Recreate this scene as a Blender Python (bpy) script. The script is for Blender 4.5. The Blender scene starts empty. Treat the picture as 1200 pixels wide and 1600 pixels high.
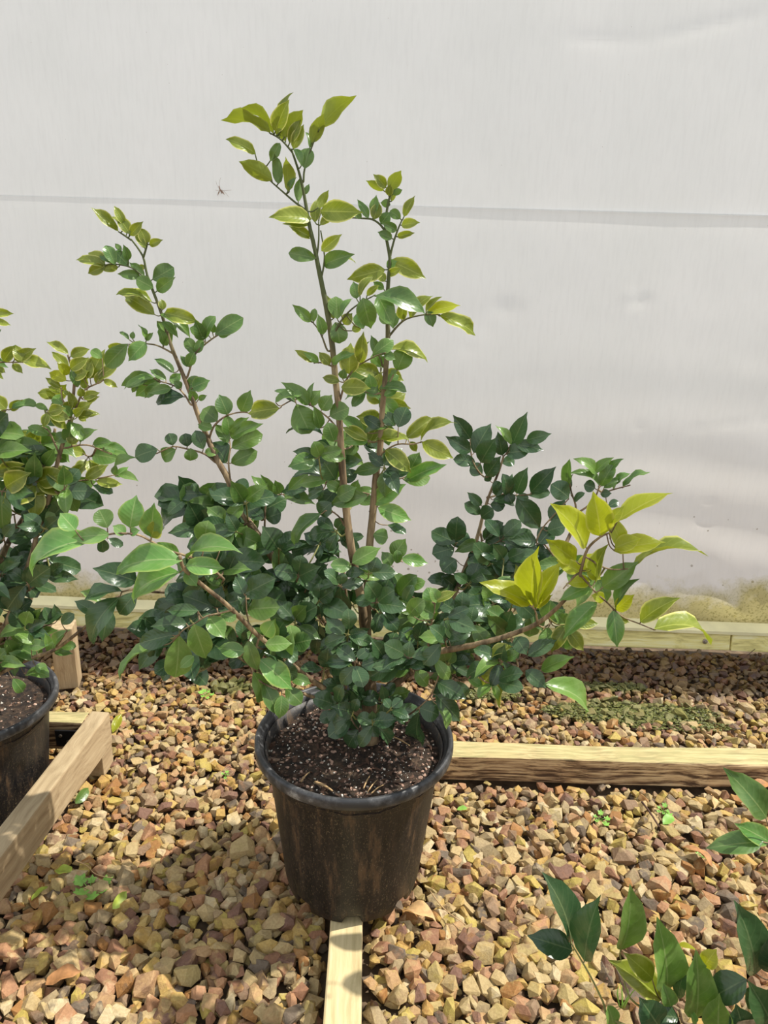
import bpy, bmesh, math, random
import numpy as np
from mathutils import Vector, Matrix, Quaternion, noise as mnoise

random.seed(11)
rng = np.random.RandomState(11)
C = bpy.context.scene.collection
sc = bpy.context.scene

# ------------------------------------------------------------------ camera, world, sun, exposure
F_PX = 1150.0
CAM_H = 0.978
PITCH = math.radians(18.5)
ROLL = 0.029
R0 = Vector((1, 0, 0)); U0 = Vector((0, math.sin(PITCH), math.cos(PITCH))); FW = Vector((0, math.cos(PITCH), -math.sin(PITCH)))
CR = R0 * math.cos(ROLL) + U0 * math.sin(ROLL)
CU = -R0 * math.sin(ROLL) + U0 * math.cos(ROLL)
CAM = Vector((0, 0, CAM_H))
cam_d = bpy.data.cameras.new('camera'); cam = bpy.data.objects.new('camera', cam_d); C.objects.link(cam)
cam_d.sensor_fit = 'VERTICAL'; cam_d.sensor_height = 36.0; cam_d.lens = F_PX / 1600 * 36.0
cam_d.clip_start = 0.05
m = Matrix((CR, CU, -FW)).transposed().to_4x4(); m.translation = CAM
cam.matrix_world = m
sc.camera = cam

w = bpy.data.worlds.new('sky'); sc.world = w; w.use_nodes = True
nt = w.node_tree; bg = nt.nodes['Background']
tc = nt.nodes.new('ShaderNodeTexCoord'); sx = nt.nodes.new('ShaderNodeSeparateXYZ'); cr = nt.nodes.new('ShaderNodeValToRGB')
nt.links.new(tc.outputs['Generated'], sx.inputs[0]); nt.links.new(sx.outputs['Z'], cr.inputs[0])
cr.color_ramp.elements[0].position = 0.0; cr.color_ramp.elements[0].color = (1.0, 0.985, 0.965, 1)
cr.color_ramp.elements[1].position = 0.8; cr.color_ramp.elements[1].color = (0.86, 0.92, 1.0, 1)
nt.links.new(cr.outputs[0], bg.inputs[0]); bg.inputs[1].default_value = 1.12

sun_d = bpy.data.lights.new('sun', 'SUN'); sun = bpy.data.objects.new('sun', sun_d); C.objects.link(sun)
SUN = Vector((0.70, 0.10, 1.0)).normalized()
sun.rotation_euler = SUN.to_track_quat('Z', 'Y').to_euler(); sun.location = (2, 0, 4)
sun_d.energy = 6.0; sun_d.angle = math.radians(0.7); sun_d.color = (1.0, 0.95, 0.86)

sc.view_settings.view_transform = 'Standard'; sc.view_settings.look = 'None'
sc.view_settings.gamma = 1.0; sc.view_settings.use_curve_mapping = False
sc.view_settings.exposure = -0.1
try:
    sc.cycles.use_denoising = True
    sc.cycles.max_bounces = 8; sc.cycles.transparent_max_bounces = 6
except Exception: pass

# ------------------------------------------------------------------ photo reading helpers (a pixel ray met with a real plane)
def ray(px, py):
    return (FW + CR * ((px - 600) / F_PX) - CU * ((py - 800) / F_PX))
def P(px, py, Y):
    d = ray(px, py); return CAM + d * (Y / d.y)
def G(px, py, z):
    d = ray(px, py); return CAM + d * ((z - CAM_H) / d.z)
def proj(v):
    d = v - CAM; k = d.dot(FW); return 600 + F_PX * d.dot(CR) / k, 800 - F_PX * d.dot(CU) / k, k

# ------------------------------------------------------------------ material helpers
class NT:
    def __init__(s, name):
        s.m = bpy.data.materials.new(name); s.m.use_nodes = True; s.t = s.m.node_tree
        s.b = s.t.nodes['Principled BSDF']; s.out = s.t.nodes['Material Output']
    def n(s, typ, **kw):
        nd = s.t.nodes.new(typ)
        for k, v in kw.items(): setattr(nd, k, v)
        return nd
    def l(s, a, b): s.t.links.new(a, b)
    def val(s, node_input, v):
        if hasattr(v, 'is_output'): s.l(v, node_input)
        else: node_input.default_value = v
    def math(s, op, a, b=0.0, c=None, clamp=False):
        nd = s.n('ShaderNodeMath', operation=op, use_clamp=clamp); s.val(nd.inputs[0], a); s.val(nd.inputs[1], b)
        if c is not None: s.val(nd.inputs[2], c)
        return nd.outputs[0]
    def ramp(s, fac, stops, interp='LINEAR'):
        nd = s.n('ShaderNodeValToRGB'); s.l(fac, nd.inputs[0]); r = nd.color_ramp; r.interpolation = interp
        while len(r.elements) < len(stops): r.elements.new(0.5)
        for e, (p, c) in zip(r.elements, stops):
            e.position = p; e.color = (c[0], c[1], c[2], 1) if isinstance(c, (tuple, list)) else (c, c, c, 1)
        return nd.outputs[0]
    def noise(s, vec, scale, detail=4, rough=0.5, stretch=None):
        if stretch:
            mp = s.n('ShaderNodeMapping'); s.l(vec, mp.inputs[0]); mp.inputs['Scale'].default_value = stretch; vec = mp.outputs[0]
        nd = s.n('ShaderNodeTexNoise'); s.l(vec, nd.inputs['Vector']); nd.inputs['Scale'].default_value = scale
        nd.inputs['Detail'].default_value = detail; nd.inputs['Roughness'].default_value = rough
        return nd.outputs['Fac']
    def mix(s, fac, a, b, mode='MIX'):
        nd = s.n('ShaderNodeMix', data_type='RGBA', blend_type=mode)
        s.val(nd.inputs['Factor'], fac)
        for sock, v in ((nd.inputs['A'], a), (nd.inputs['B'], b)): pass
        A = [i for i in nd.inputs if i.name == 'A' and i.type == 'RGBA'][0]; B = [i for i in nd.inputs if i.name == 'B' and i.type == 'RGBA'][0]
        for sock, v in ((A, a), (B, b)):
            if hasattr(v, 'is_output'): s.l(v, sock)
            else: sock.default_value = (v[0], v[1], v[2], 1)
        return [o for o in nd.outputs if o.type == 'RGBA'][0]
    def bump(s, h, strength=0.3, dist=0.001):
        nd = s.n('ShaderNodeBump'); s.l(h, nd.inputs['Height']); nd.inputs['Strength'].default_value = strength; nd.inputs['Distance'].default_value = dist
        s.l(nd.outputs[0], s.b.inputs['Normal']); return nd.outputs[0]
    def set(s, **kw):
        for k, v in kw.items(): s.val(s.b.inputs[k], v if not isinstance(v, tuple) else (*v, 1))
        return s.m

def rnd_id(t):
    oi = t.n('ShaderNodeObjectInfo'); g = t.n('ShaderNodeNewGeometry')
    return t.math('FRACT', t.math('ADD', t.math('MULTIPLY', oi.outputs['Random'], 7.31), g.outputs['Random Per Island'])), g

def leaf_material(name, col, col2, vein, under, edge=None, trans=0.3, tcol=None, blotch=0.35, rough=0.33):
    t = NT(name); r, g = rnd_id(t)
    uv = t.n('ShaderNodeUVMap'); sp = t.n('ShaderNodeSeparateXYZ'); t.l(uv.outputs[0], sp.inputs[0])
    au = t.math('ABSOLUTE', t.math('SUBTRACT', sp.outputs['X'], 0.5))
    c = t.mix(r, col, col2)
    nz = t.noise(g.outputs['Position'], 38, 3)
    c = t.mix(t.math('MULTIPLY', t.ramp(nz, [(0.45, 0.0), (0.7, 1.0)]), blotch), c, vein)
    # side veins
    sv = t.math('SINE', t.math('ADD', t.math('MULTIPLY', sp.outputs['Y'], 52.0), t.math('MULTIPLY', au, -26.0)))
    c = t.mix(t.math('MULTIPLY', t.math('GREATER_THAN', sv, 0.9), 0.13), c, vein)
    c = t.mix(t.math('MULTIPLY', t.ramp(au, [(0.012, 1.0), (0.035, 0.0)]), 0.65), c, vein)
    if edge: c = t.mix(t.math('MULTIPLY', t.ramp(au, [(0.40, 0.0), (0.475, 1.0)]), 0.85), c, edge)
    c = t.mix(t.math('MULTIPLY', g.outputs['Backfacing'], 0.75), c, under)
    hsv = t.n('ShaderNodeHueSaturation'); t.l(c, hsv.inputs['Color'])
    t.l(t.math('ADD', 0.75, t.math('MULTIPLY', t.math('FRACT', t.math('MULTIPLY', r, 13.7)), 0.5)), hsv.inputs['Value'])
    c = hsv.outputs[0]
    t.l(c, t.b.inputs['Base Color'])
    t.l(t.math('ADD', rough, t.math('MULTIPLY', g.outputs['Backfacing'], 0.25)), t.b.inputs['Roughness'])
    t.b.inputs['Specular IOR Level'].default_value = 0.55
    h = t.math('ADD', t.math('MULTIPLY', sv, 0.07), t.math('MULTIPLY', t.noise(g.outputs['Position'], 70, 2), 2.0))
    nb = t.bump(h, 0.5, 0.0010)
    tr = t.n('ShaderNodeBsdfTranslucent'); t.l(t.mix(0.6, c, tcol or col2), tr.inputs[0]); t.l(nb, tr.inputs['Normal'])
    ms = t.n('ShaderNodeMixShader'); ms.inputs[0].default_value = trans
    t.l(t.b.outputs[0], ms.inputs[1]); t.l(tr.outputs[0], ms.inputs[2]); t.l(ms.outputs[0], t.out.inputs[0])
    return t.m

LM = {
 'd': leaf_material('leaf_dark', (0.032, 0.074, 0.030), (0.055, 0.112, 0.038), (0.15, 0.21, 0.09), (0.10, 0.16, 0.06), trans=0.10, tcol=(0.06, 0.2, 0.03), blotch=0.12, rough=0.27),
 'g': leaf_material('leaf_green', (0.075, 0.165, 0.040), (0.125, 0.23, 0.040), (0.27, 0.36, 0.13), (0.15, 0.24, 0.07), edge=(0.17, 0.27, 0.07), trans=0.22, tcol=(0.16, 0.32, 0.02), blotch=0.3),
 'G': leaf_material('leaf_light', (0.10, 0.25, 0.055), (0.14, 0.29, 0.06), (0.35, 0.45, 0.18), (0.17, 0.30, 0.06), edge=(0.30, 0.40, 0.10), trans=0.25, tcol=(0.25, 0.5, 0.03), blotch=0.35, rough=0.3),
 'y': leaf_material('leaf_olive', (0.115, 0.165, 0.012), (0.175, 0.22, 0.016), (0.42, 0.46, 0.10), (0.21, 0.26, 0.03), edge=(0.66, 0.64, 0.20), trans=0.30, tcol=(0.42, 0.50, 0.02), blotch=0.35),
 'Y': leaf_material('leaf_yellow', (0.28, 0.34, 0.012), (0.36, 0.40, 0.014), (0.48, 0.50, 0.10), (0.33, 0.36, 0.03), edge=(0.55, 0.55, 0.10), trans=0.45, tcol=(0.62, 0.66, 0.02), blotch=0.15),
}
def bark_material():
    t = NT('bark'); g = t.n('ShaderNodeNewGeometry'); sp = t.n('ShaderNodeSeparateXYZ'); t.l(g.outputs['Position'], sp.inputs[0])
    nz = t.noise(g.outputs['Position'], 90, 4, 0.6, (1, 1, 0.2))
    c = t.ramp(nz, [(0.35, (0.065, 0.042, 0.022)), (0.5, (0.21, 0.145, 0.078)), (0.68, (0.40, 0.30, 0.17))])
    gr = t.ramp(t.math('ADD', sp.outputs['Z'], t.math('MULTIPLY', nz, 0.1)), [(0.86, 0.0), (1.05, 1.0)])
    c = t.mix(gr, c, (0.085, 0.105, 0.035))
    t.l(c, t.b.inputs['Base Color']); t.bump(nz, 0.8, 0.002); return t.set(Roughness=0.75)
BARK = bark_material()
def simple(name, col, rough=0.6, var=0.25, scale=60, bump=0.2, metallic=0.0, spec=None):
    t = NT(name); g = t.n('ShaderNodeNewGeometry'); nz = t.noise(g.outputs['Position'], scale, 4)
    lo = tuple(x * (1 - var) for x in col); hi = tuple(min(1, x * (1 + var)) for x in col)
    t.l(t.ramp(nz, [(0.3, lo), (0.7, hi)]), t.b.inputs['Base Color']); t.bump(nz, bump, 0.001)
    t.b.inputs['Metallic'].default_value = metallic
    if spec is not None: t.b.inputs['Specular IOR Level'].default_value = spec
    return t.set(Roughness=rough)
TWIG = simple('green_twig', (0.20, 0.20, 0.06), 0.6)

def wall_material():
    t = NT('white_sheeting'); tc = t.n('ShaderNodeTexCoord'); v = tc.outputs['Object']
    sp = t.n('ShaderNodeSeparateXYZ'); t.l(v, sp.inputs[0]); x, z = sp.outputs['X'], sp.outputs['Z']
    n1 = t.noise(v, 3.0, 5, 0.6); n2 = t.noise(v, 14, 5, 0.65); n3 = t.noise(v, 160, 2, 0.6)
    c = t.ramp(n1, [(0.3, (0.80, 0.815, 0.80)), (0.7, (0.85, 0.86, 0.85))])
    # beige tint, stronger towards the foot
    low = t.ramp(t.math('ADD', z, t.math('MULTIPLY', n1, 0.3)), [(0.15, 1.0), (0.85, 0.0)])
    c = t.mix(t.math('MULTIPLY', low, 0.40), c, (0.78, 0.64, 0.55))
    # weave streaks
    wv = t.noise(v, 30, 3, 0.6, (4, 1, 0.5)); c = t.mix(t.math('MULTIPLY', t.ramp(wv, [(0.45, 0.0), (0.8, 1.0)]), 0.12), c, (0.5, 0.5, 0.5))
    # specks of dirt, more of them low down
    vo = t.n('ShaderNodeTexVoronoi'); t.l(v, vo.inputs['Vector']); vo.inputs['Scale'].default_value = 34
    sz = t.math('MULTIPLY', t.ramp(z, [(0.1, 1.0), (0.55, 0.15)]), 0.15)
    spk = t.math('MULTIPLY', t.math('LESS_THAN', vo.outputs['Distance'], sz), t.math('GREATER_THAN', n2, 0.5))
    c = t.mix(t.math('MULTIPLY', spk, 0.6), c, (0.22, 0.17, 0.10))
    # algae at the foot, climbing higher at the right-hand end
    hgt = t.ramp(x, [(0.0, 0.0), (1.0, 1.0)])
    xr = t.n('ShaderNodeMapRange'); t.l(x, xr.inputs[0]); xr.inputs[1].default_value = 0.45; xr.inputs[2].default_value = 1.05; xr.inputs[3].default_value = 0.0; xr.inputs[4].default_value = 0.05
    a = t.math('SUBTRACT', t.math('ADD', 0.15, xr.outputs[0]), z)
    a = t.math('ADD', a, t.math('MULTIPLY', t.math('ADD', t.math('SUBTRACT', n2, 0.5), t.math('SUBTRACT', n1, 0.5)), 0.16))
    am = t.ramp(a, [(0.0, 0.0), (0.075, 1.0)])
    c = t.mix(t.math('MULTIPLY', am, 0.85), c, (0.50, 0.43, 0.13))
    fine = t.math('MULTIPLY', t.ramp(a, [(0.0, 0.0), (0.11, 1.0)]), t.ramp(n3, [(0.52, 0.0), (0.6, 1.0)]))
    c = t.mix(t.math('MULTIPLY', fine, 0.7), c, (0.26, 0.23, 0.07))
    t.l(c, t.b.inputs['Base Color']); t.b.inputs['Roughness'].default_value = 0.42
    nb = t.bump(t.math('ADD', n2, t.math('MULTIPLY', n3, 0.15)), 0.25, 0.002)
    tr = t.n('ShaderNodeBsdfTranslucent'); t.l(c, tr.inputs[0]); t.l(nb, tr.inputs['Normal'])
    ms = t.n('ShaderNodeMixShader'); ms.inputs[0].default_value = 0.45
    t.l(t.b.outputs[0], ms.inputs[1]); t.l(tr.outputs[0], ms.inputs[2]); t.l(ms.outputs[0], t.out.inputs[0])
    return t.m

def wood_material(name, c0, c1, c2, moss=0.0, groove=0.5, mosscol=(0.45, 0.42, 0.14), tight=0.14):
    t = NT(name); tc = t.n('ShaderNodeTexCoord'); v = tc.outputs['Object']; g = t.n('ShaderNodeNewGeometry')
    warp = t.noise(v, 5, 2); mp = t.n('ShaderNodeMapping'); t.l(v, mp.inputs[0]); mp.inputs['Scale'].default_value = (0.9, 14, 14) if tight > .1 else (1.0, 24, 24)
    ad = t.n('ShaderNodeVectorMath', operation='ADD'); t.l(mp.outputs[0], ad.inputs[0]); t.l(warp, ad.inputs[1])
    n1 = t.noise(ad.outputs[0], 5.5, 6, 0.65); n2 = t.noise(v, 40, 4, 0.6, (0.4, 4, 4)); n3 = t.noise(v, 9, 4)
    f = t.math('ADD', t.math('MULTIPLY', n1, 0.75), t.math('MULTIPLY', n2, 0.25))
    c = t.ramp(f, [(0.5 - tight, c0), (0.5, c1), (0.5 + tight, c2)])
    sp = t.n('ShaderNodeSeparateXYZ'); t.l(g.outputs['True Normal'], sp.inputs[0])
    if moss > 0:
        up = t.ramp(sp.outputs['Z'], [(0.5, 0.0), (0.9, 1.0)])
        mk = t.math('MULTIPLY', t.math('MULTIPLY', up, t.ramp(n3, [(0.25, 0.5), (0.6, 1.0)])), moss)
        c = t.mix(mk, c, mosscol)
    t.l(c, t.b.inputs['Base Color']); t.bump(f, groove, 0.004); return t.set(Roughness=0.8)

def stone_material():
    t = NT('gravel_stone'); r, g = rnd_id(t); pos = g.outputs['Position']
    pal = [(0.62, 0.46, 0.22), (0.55, 0.345, 0.09), (0.32, 0.145, 0.085), (0.50, 0.38, 0.185), (0.21, 0.10, 0.08), (0.62, 0.42, 0.13),
           (0.50, 0.255, 0.135), (0.42, 0.32, 0.18), (0.70, 0.57, 0.34), (0.40, 0.18, 0.05), (0.55, 0.43, 0.10), (0.30, 0.19, 0.12), (0.54, 0.33, 0.16), (0.58, 0.43, 0.21), (0.14, 0.11, 0.09), (0.52, 0.40, 0.16)]
    pal = [tuple(0.80 * (0.87 * v + 0.13 * w_) for v, w_ in zip(p, (0.45, 0.30, 0.10))) for p in pal]
    c = t.ramp(r, [(i / len(pal), p) for i, p in enumerate(pal)], 'CONSTANT')
    r2 = t.math('FRACT', t.math('MULTIPLY', r, 17.3)); c2 = t.ramp(r2, [(i / len(pal), p) for i, p in enumerate(pal[::-1])], 'CONSTANT')
    n1 = t.noise(pos, 55, 4, 0.6); n2 = t.noise(pos, 260, 3, 0.6)
    c = t.mix(t.math('MULTIPLY', t.ramp(n1, [(0.48, 0.0), (0.62, 1.0)]), 0.55), c, c2)
    c = t.mix(t.math('MULTIPLY', t.ramp(n2, [(0.4, 1.0), (0.6, 0.0)]), 0.3), c, t.mix(1.0, c, (0.45, 0.38, 0.30), 'MULTIPLY'))
    sp = t.n('ShaderNodeSeparateXYZ'); t.l(pos, sp.inputs[0])
    # wet stones along the foot of the sheet, wall's shade painted into their colour
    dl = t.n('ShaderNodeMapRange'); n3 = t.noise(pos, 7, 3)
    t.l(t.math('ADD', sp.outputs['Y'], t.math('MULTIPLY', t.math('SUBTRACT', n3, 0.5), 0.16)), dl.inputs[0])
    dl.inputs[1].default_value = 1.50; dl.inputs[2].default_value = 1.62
    damp_shade = t.math('MULTIPLY', dl.outputs[0], 0.95, clamp=True)
    c = t.mix(damp_shade, c, t.mix(1.0, c, (0.33, 0.26, 0.22), 'MULTIPLY'))
    # algae-stained run-off patches
    al = None
    for (cx, cy, rx, ry) in ALGAE:
        dx = t.math('DIVIDE', t.math('SUBTRACT', sp.outputs['X'], cx), rx); dy = t.math('DIVIDE', t.math('SUBTRACT', sp.outputs['Y'], cy), ry)
        d = t.math('SUBTRACT', 1.0, t.math('ADD', t.math('MULTIPLY', dx, dx), t.math('MULTIPLY', dy, dy)))
        al = d if al is None else t.math('MAXIMUM', al, d)
    al = t.math('MULTIPLY', t.ramp(t.math('ADD', al, t.math('MULTIPLY', t.math('SUBTRACT', n1, 0.5), 1.6)), [(0.1, 0.0), (0.5, 1.0)]), 0.75)
    c = t.mix(al, c, (0.10, 0.12, 0.025))
    t.l(c, t.b.inputs['Base Color'])
    t.l(t.math('SUBTRACT', 0.78, t.math('MULTIPLY', damp_shade, 0.3)), t.b.inputs['Roughness'])
    t.bump(t.math('ADD', n1, t.math('MULTIPLY', n2, 0.5)), 0.55, 0.003); return t.m

# ------------------------------------------------------------------ mesh helpers
def link(name, mesh, parent=None, mat=None, smooth=False):
    o = bpy.data.objects.new(name, mesh); C.objects.link(o)
    if parent: o.parent = parent
    if mat and not mesh.materials: mesh.materials.append(mat)
    if smooth: mesh.polygons.foreach_set('use_smooth', [True] * len(mesh.polygons))
    return o
def tag(o, label=None, cat=None, group=None, kind=None):
    if label: o['label'] = label
    if cat: o['category'] = cat
    if group: o['group'] = group
    if kind: o['kind'] = kind
    return o
def empty(name, loc, **kw):
    o = bpy.data.objects.new(name, None); C.objects.link(o); o.location = loc; o.empty_display_size = 0.05
    return tag(o, **kw)
def mesh_from(name, V, F):
    me = bpy.data.meshes.new(name); me.from_pydata([tuple(v) for v in V], [], F); me.update(); return me
class MB:
    def __init__(s): s.V = []; s.F = []
    def add(s, V, F):
        k = len(s.V); s.V += [tuple(v) for v in V]; s.F += [[i + k for i in f] for f in F]
    def build(s, name, mat, parent=None, smooth=True, off=None):
        V = s.V if off is None else [tuple(Vector(v) - off) for v in s.V]
        return link(name, mesh_from(name, V, s.F), parent, mat, smooth)
def smooth_path(pts, rad, n=4):
    if len(pts) < 3: n = max(n, 3)
    out, ro = [], []
    for i in range(len(pts) - 1):
        p0 = pts[max(i - 1, 0)]; p1 = pts[i]; p2 = pts[i + 1]; p3 = pts[min(i + 2, len(pts) - 1)]
        for k in range(n):
            t = k / n
            out.append(0.5 * ((2 * p1) + (p2 - p0) * t + (2 * p0 - 5 * p1 + 4 * p2 - p3) * t * t + (3 * p1 - p0 - 3 * p2 + p3) * t ** 3))
            ro.append(rad[i] * (1 - t) + rad[i + 1] * t)
    out.append(pts[-1]); ro.append(rad[-1]); return out, ro
def tube(mb, pts, rad, sides=7, wob=0.0):
    V = []; F = []; up = Vector((0.13, 0.9, 0.3)).normalized(); n = len(pts)
    for i, p in enumerate(pts):
        d = (pts[min(i + 1, n - 1)] - pts[max(i - 1, 0)])
        if d.length < 1e-9: d = Vector((0, 0, 1))
        d.normalize(); a = d.cross(up)
        if a.length < 0.1: a = d.cross(Vector((1, 0, 0)))
        a.normalize(); b = d.cross(a)
        for k in range(sides):
            th = 2 * math.pi * k / sides; r = rad[i] * (1 + wob * random.uniform(-1, 1))
            V.append(p + a * (math.cos(th) * r) + b * (math.sin(th) * r))
    for i in range(n - 1):
        for k in range(sides):
            F.append([i * sides + k, i * sides + (k + 1) % sides, (i + 1) * sides + (k + 1) % sides, (i + 1) * sides + k])
    F.append(list(range(sides))[::-1]); F.append([(n - 1) * sides + k for k in range(sides)])
    mb.add(V, F)
def hull_mesh(name, npts, dims, seed, sharp=0.0):
    r = random.Random(seed); bm = bmesh.new()
    for _ in range(npts):
        while True:
            p = Vector((r.uniform(-1, 1), r.uniform(-1, 1), r.uniform(-1, 1)))
            if 0.2 < p.length < 1.25: break
        q_ = max(abs(p.x), abs(p.y), abs(p.z)); p = p.normalized() * 0.55 + p / q_ * 0.42; p *= 0.85 + 0.2 * r.random()
        bm.verts.new((p.x * dims[0], p.y * dims[1], p.z * dims[2]))
    res = bmesh.ops.convex_hull(bm, input=bm.verts)
    bmesh.ops.delete(bm, geom=list({g for g in res['geom_interior'] + res['geom_unused'] if isinstance(g, bmesh.types.BMVert)}), context='VERTS')
    bmesh.ops.recalc_face_normals(bm, faces=bm.faces); bmesh.ops.triangulate(bm, faces=bm.faces)
    me = bpy.data.meshes.new(name); bm.to_mesh(me); bm.free(); return me
def mesh_arrays(me):
    V = np.zeros(len(me.vertices) * 3); me.vertices.foreach_get('co', V); V = V.reshape(-1, 3)
    return V, [list(p.vertices) for p in me.polygons]

# ------------------------------------------------------------------ layout numbers
WALL_YAW = math.radians(1.2)
W0 = G(600, 985, 0.0).y                      # wall foot straight ahead of the camera
def wall_pt(x, z, off=0.0):                  # x along the sheet, off towards the camera
    return Vector((x * math.cos(WALL_YAW) - off * math.sin(WALL_YAW), W0 - x * math.sin(WALL_YAW) - off * math.cos(WALL_YAW), z))
def on_wall(px, py):
    d = ray(px, py); t = (W0 - math.tan(WALL_YAW) * 0) / (d.y + d.x * math.tan(WALL_YAW)); p = CAM + d * t
    return p.x / math.cos(WALL_YAW), p.z
a1 = G(985, 1112, 0.0); a2 = G(760, 1085, 0.0); a3 = G(360, 1072, 0.0); a4 = G(950, 1072, 0.0)
ALGAE = [(a1.x, a1.y, 0.24, 0.055), (a2.x, a2.y, 0.10, 0.03), (a3.x, a3.y, 0.07, 0.04), (a4.x, a4.y, 0.12, 0.03)]
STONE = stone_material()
POT_C = G(554, 1145, 0.306); POT_C.z = 0.045
lp_edge = G(89, 1088, 0.248); LPOT_C = Vector((lp_edge.x - 0.148, lp_edge.y - 0.01, 0.0))
RPOT_C = Vector((0.64, 0.43, 0.02))

# ------------------------------------------------------------------ the setting: sheet wall
def smooth01(a, b, x):
    t = max(0.0, min(1.0, (x - a) / (b - a))); return t * t * (3 - 2 * t)
sx0, sz0 = on_wall(0, 305); sx1, sz1 = on_wall(1200, 337)
def seam_z(x): x = max(-1.3, min(1.4, x)); return sz0 + (x - sx0) * (sz1 - sz0) / (sx1 - sx0)
DENT = []
for (px, py, r, h) in [(790, 482, .022, .0035), (1000, 470, .014, .004), (985, 462, .01, -.003), (1000, 668, .008, .003), (1100, 817, .012, .004), (1108, 784, .008, .003),
                       (730, 545, .01, .0015), (830, 595, .02, .001), (760, 505, .035, .002), (1180, 560, .03, .002), (885, 30, .05, -.002), (1010, 740, .03, -.002), (905, 650, .03, .0015)]:
    x, z = on_wall(px, py); DENT.append((x, z, r, h))
def sheet_off(x, z):
    o = 0.0
    o += 0.004 * mnoise.noise(Vector((x * 1.4, z * 2.2, 3.1)))
    o += 0.0012 * mnoise.noise(Vector((x * 5, z * 7, 8.1)))
    lowr = smooth01(-0.3, 0.9, x) * smooth01(0.95, 0.35, z)
    o += lowr * 0.004 * math.sin(z * 38 + 1.6 * mnoise.noise(Vector((x * 2.0, z * 2, 0))) + x * 1.4)
    o += smooth01(0.7, 0.15, z) * 0.010 * mnoise.noise(Vector((x * 2.6, z * 3.5, 5.2)))
    mz = math.exp(-((z - 0.14) / 0.11) ** 2)
    o += mz * smooth01(0.45, 0.9, x) * 0.034 * mnoise.noise(Vector((x * 5.2 + z * 3, z * 4.5, 1.3)))
    o += mz * 0.010 * abs(mnoise.noise(Vector((x * 7 - z * 5, z * 6, 9.3)))) * smooth01(0.1, 0.9, x)
    for (dx, dz, r, h) in DENT:
        q = ((x - dx) / (r * 1.8)) ** 2 + ((z - dz) / r) ** 2
        if q < 9: o += h * math.exp(-q)
    # sharp creases
    for (ax, ay, bx, by, h, wd) in CREASE:
        ex, ez = bx - ax, by - ay; L2 = ex * ex + ez * ez; t = ((x - ax) * ex + (z - ay) * ez) / L2
        if 0 < t < 1:
            d = ((x - ax) * ez - (z - ay) * ex) / math.sqrt(L2); k = math.sin(math.pi * t) ** 0.5
            if abs(d) < wd * 6: o += h * k * math.exp(-abs(d) / wd)
    amp = 0.0018 + 0.0042 * smooth01(-0.5, 0.9, x); dz_ = z - seam_z(x)
    o += amp * (smooth01(0.0008, -0.0012, dz_) * math.exp(min(0, dz_) / 0.03) - 0.25 * (math.exp(-dz_ / 0.02) if dz_ > 0 else math.exp(dz_ / .001)))
    return o
CREASE = []
for (x0, y0, x1, y1, h, wd) in [(1060, 672, 1215, 656, .003, .006), (1000, 66, 1210, 18, .004, .012), (880, 60, 1010, 66, .003, .012), (1085, 885, 1165, 965, .012, .018), (1165, 965, 1215, 900, .010, .02), (1040, 905, 1120, 880, .008, .02), (620, 905, 700, 925, .004, .02)]:
    A = on_wall(x0, y0); B = on_wall(x1, y1); CREASE.append((A[0], A[1], B[0], B[1], h, wd))
WALL_H = 2.3
zs = list(np.arange(0.03, 0.5, 0.0075)) + list(np.arange(0.5, 1.55, 0.012)) + [1.6, 1.7, 1.85, 2.0, 2.15, 2.3]
xs = list(np.arange(-3.2, -1.2, 0.1)) + list(np.arange(-1.2, 1.35, 0.0105)) + list(np.arange(1.4, 3.2, 0.1))
mb = MB(); V = []; F = []
SREF = (seam_z(-1) + seam_z(1)) / 2
zsets = sorted([z for z in zs if abs(z - SREF) > 0.010] + [SREF + d for d in (-.008, -.005, -.003, -.0018, -.0010, -.0005, 0.0, .0005, .0010, .0018, .003, .005, .008)])
for x in xs:
    sh = seam_z(max(-1.3, min(1.4, x))) - SREF
    for z in zsets:
        zz = z + sh * max(0.0, 1 - abs(z - SREF) / 0.25)
        V.append(Vector((x, -sheet_off(x, zz), zz)))
nz_ = len(zsets)
for i in range(len(xs) - 1):
    for j in range(nz_ - 1):
        F.append([i * nz_ + j, (i + 1) * nz_ + j, (i + 1) * nz_ + j + 1, i * nz_ + j + 1])
mb.add(V, F)
wall = mb.build('wall_back', wall_material()); tag(wall, 'white plastic sheeting wall with a sagging overlap seam, green with algae along its foot', kind='structure')
wall.location = (0, W0, 0); wall.rotation_euler = (0, 0, -WALL_YAW)

# batten along the foot of the sheet
BATTEN = wood_material('algae_batten', (0.52, 0.44, 0.16), (0.86, 0.76, 0.30), (0.92, 0.86, 0.50), moss=0.4, groove=0.15, mosscol=(0.90, 0.80, 0.34))
def beam_mesh(name, L, W, H, bevel=0.003, rough=0.0008, nx=40, seed=0, twist=0.0):
    bm = bmesh.new(); bmesh.ops.create_cube(bm, size=1.0)
    for v in bm.verts: v.co = Vector((v.co.x * L, v.co.y * W, v.co.z * H))
    bmesh.ops.bevel(bm, geom=list(bm.edges), offset=bevel, segments=2, profile=0.6, affect='EDGES')
    le = [e for e in bm.edges if abs(e.verts[0].co.x - e.verts[1].co.x) > L * 0.5]
    bmesh.ops.subdivide_edges(bm, edges=le, cuts=nx, use_grid_fill=True)
    # cuts across the broad faces too
    for v in bm.verts:
        n = mnoise.noise(Vector((v.co.x * 6 + seed, v.co.y * 90, v.co.z * 90)))
        v.co += Vector((0, v.co.y / W * 2, v.co.z / H * 2)) * rough * n * 2
        v.co.y += 0.002 * mnoise.noise(Vector((v.co.x * 2 + seed, 0, 0)))
    me = bpy.data.meshes.new(name); bm.to_mesh(me); bm.free(); return me
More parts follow.
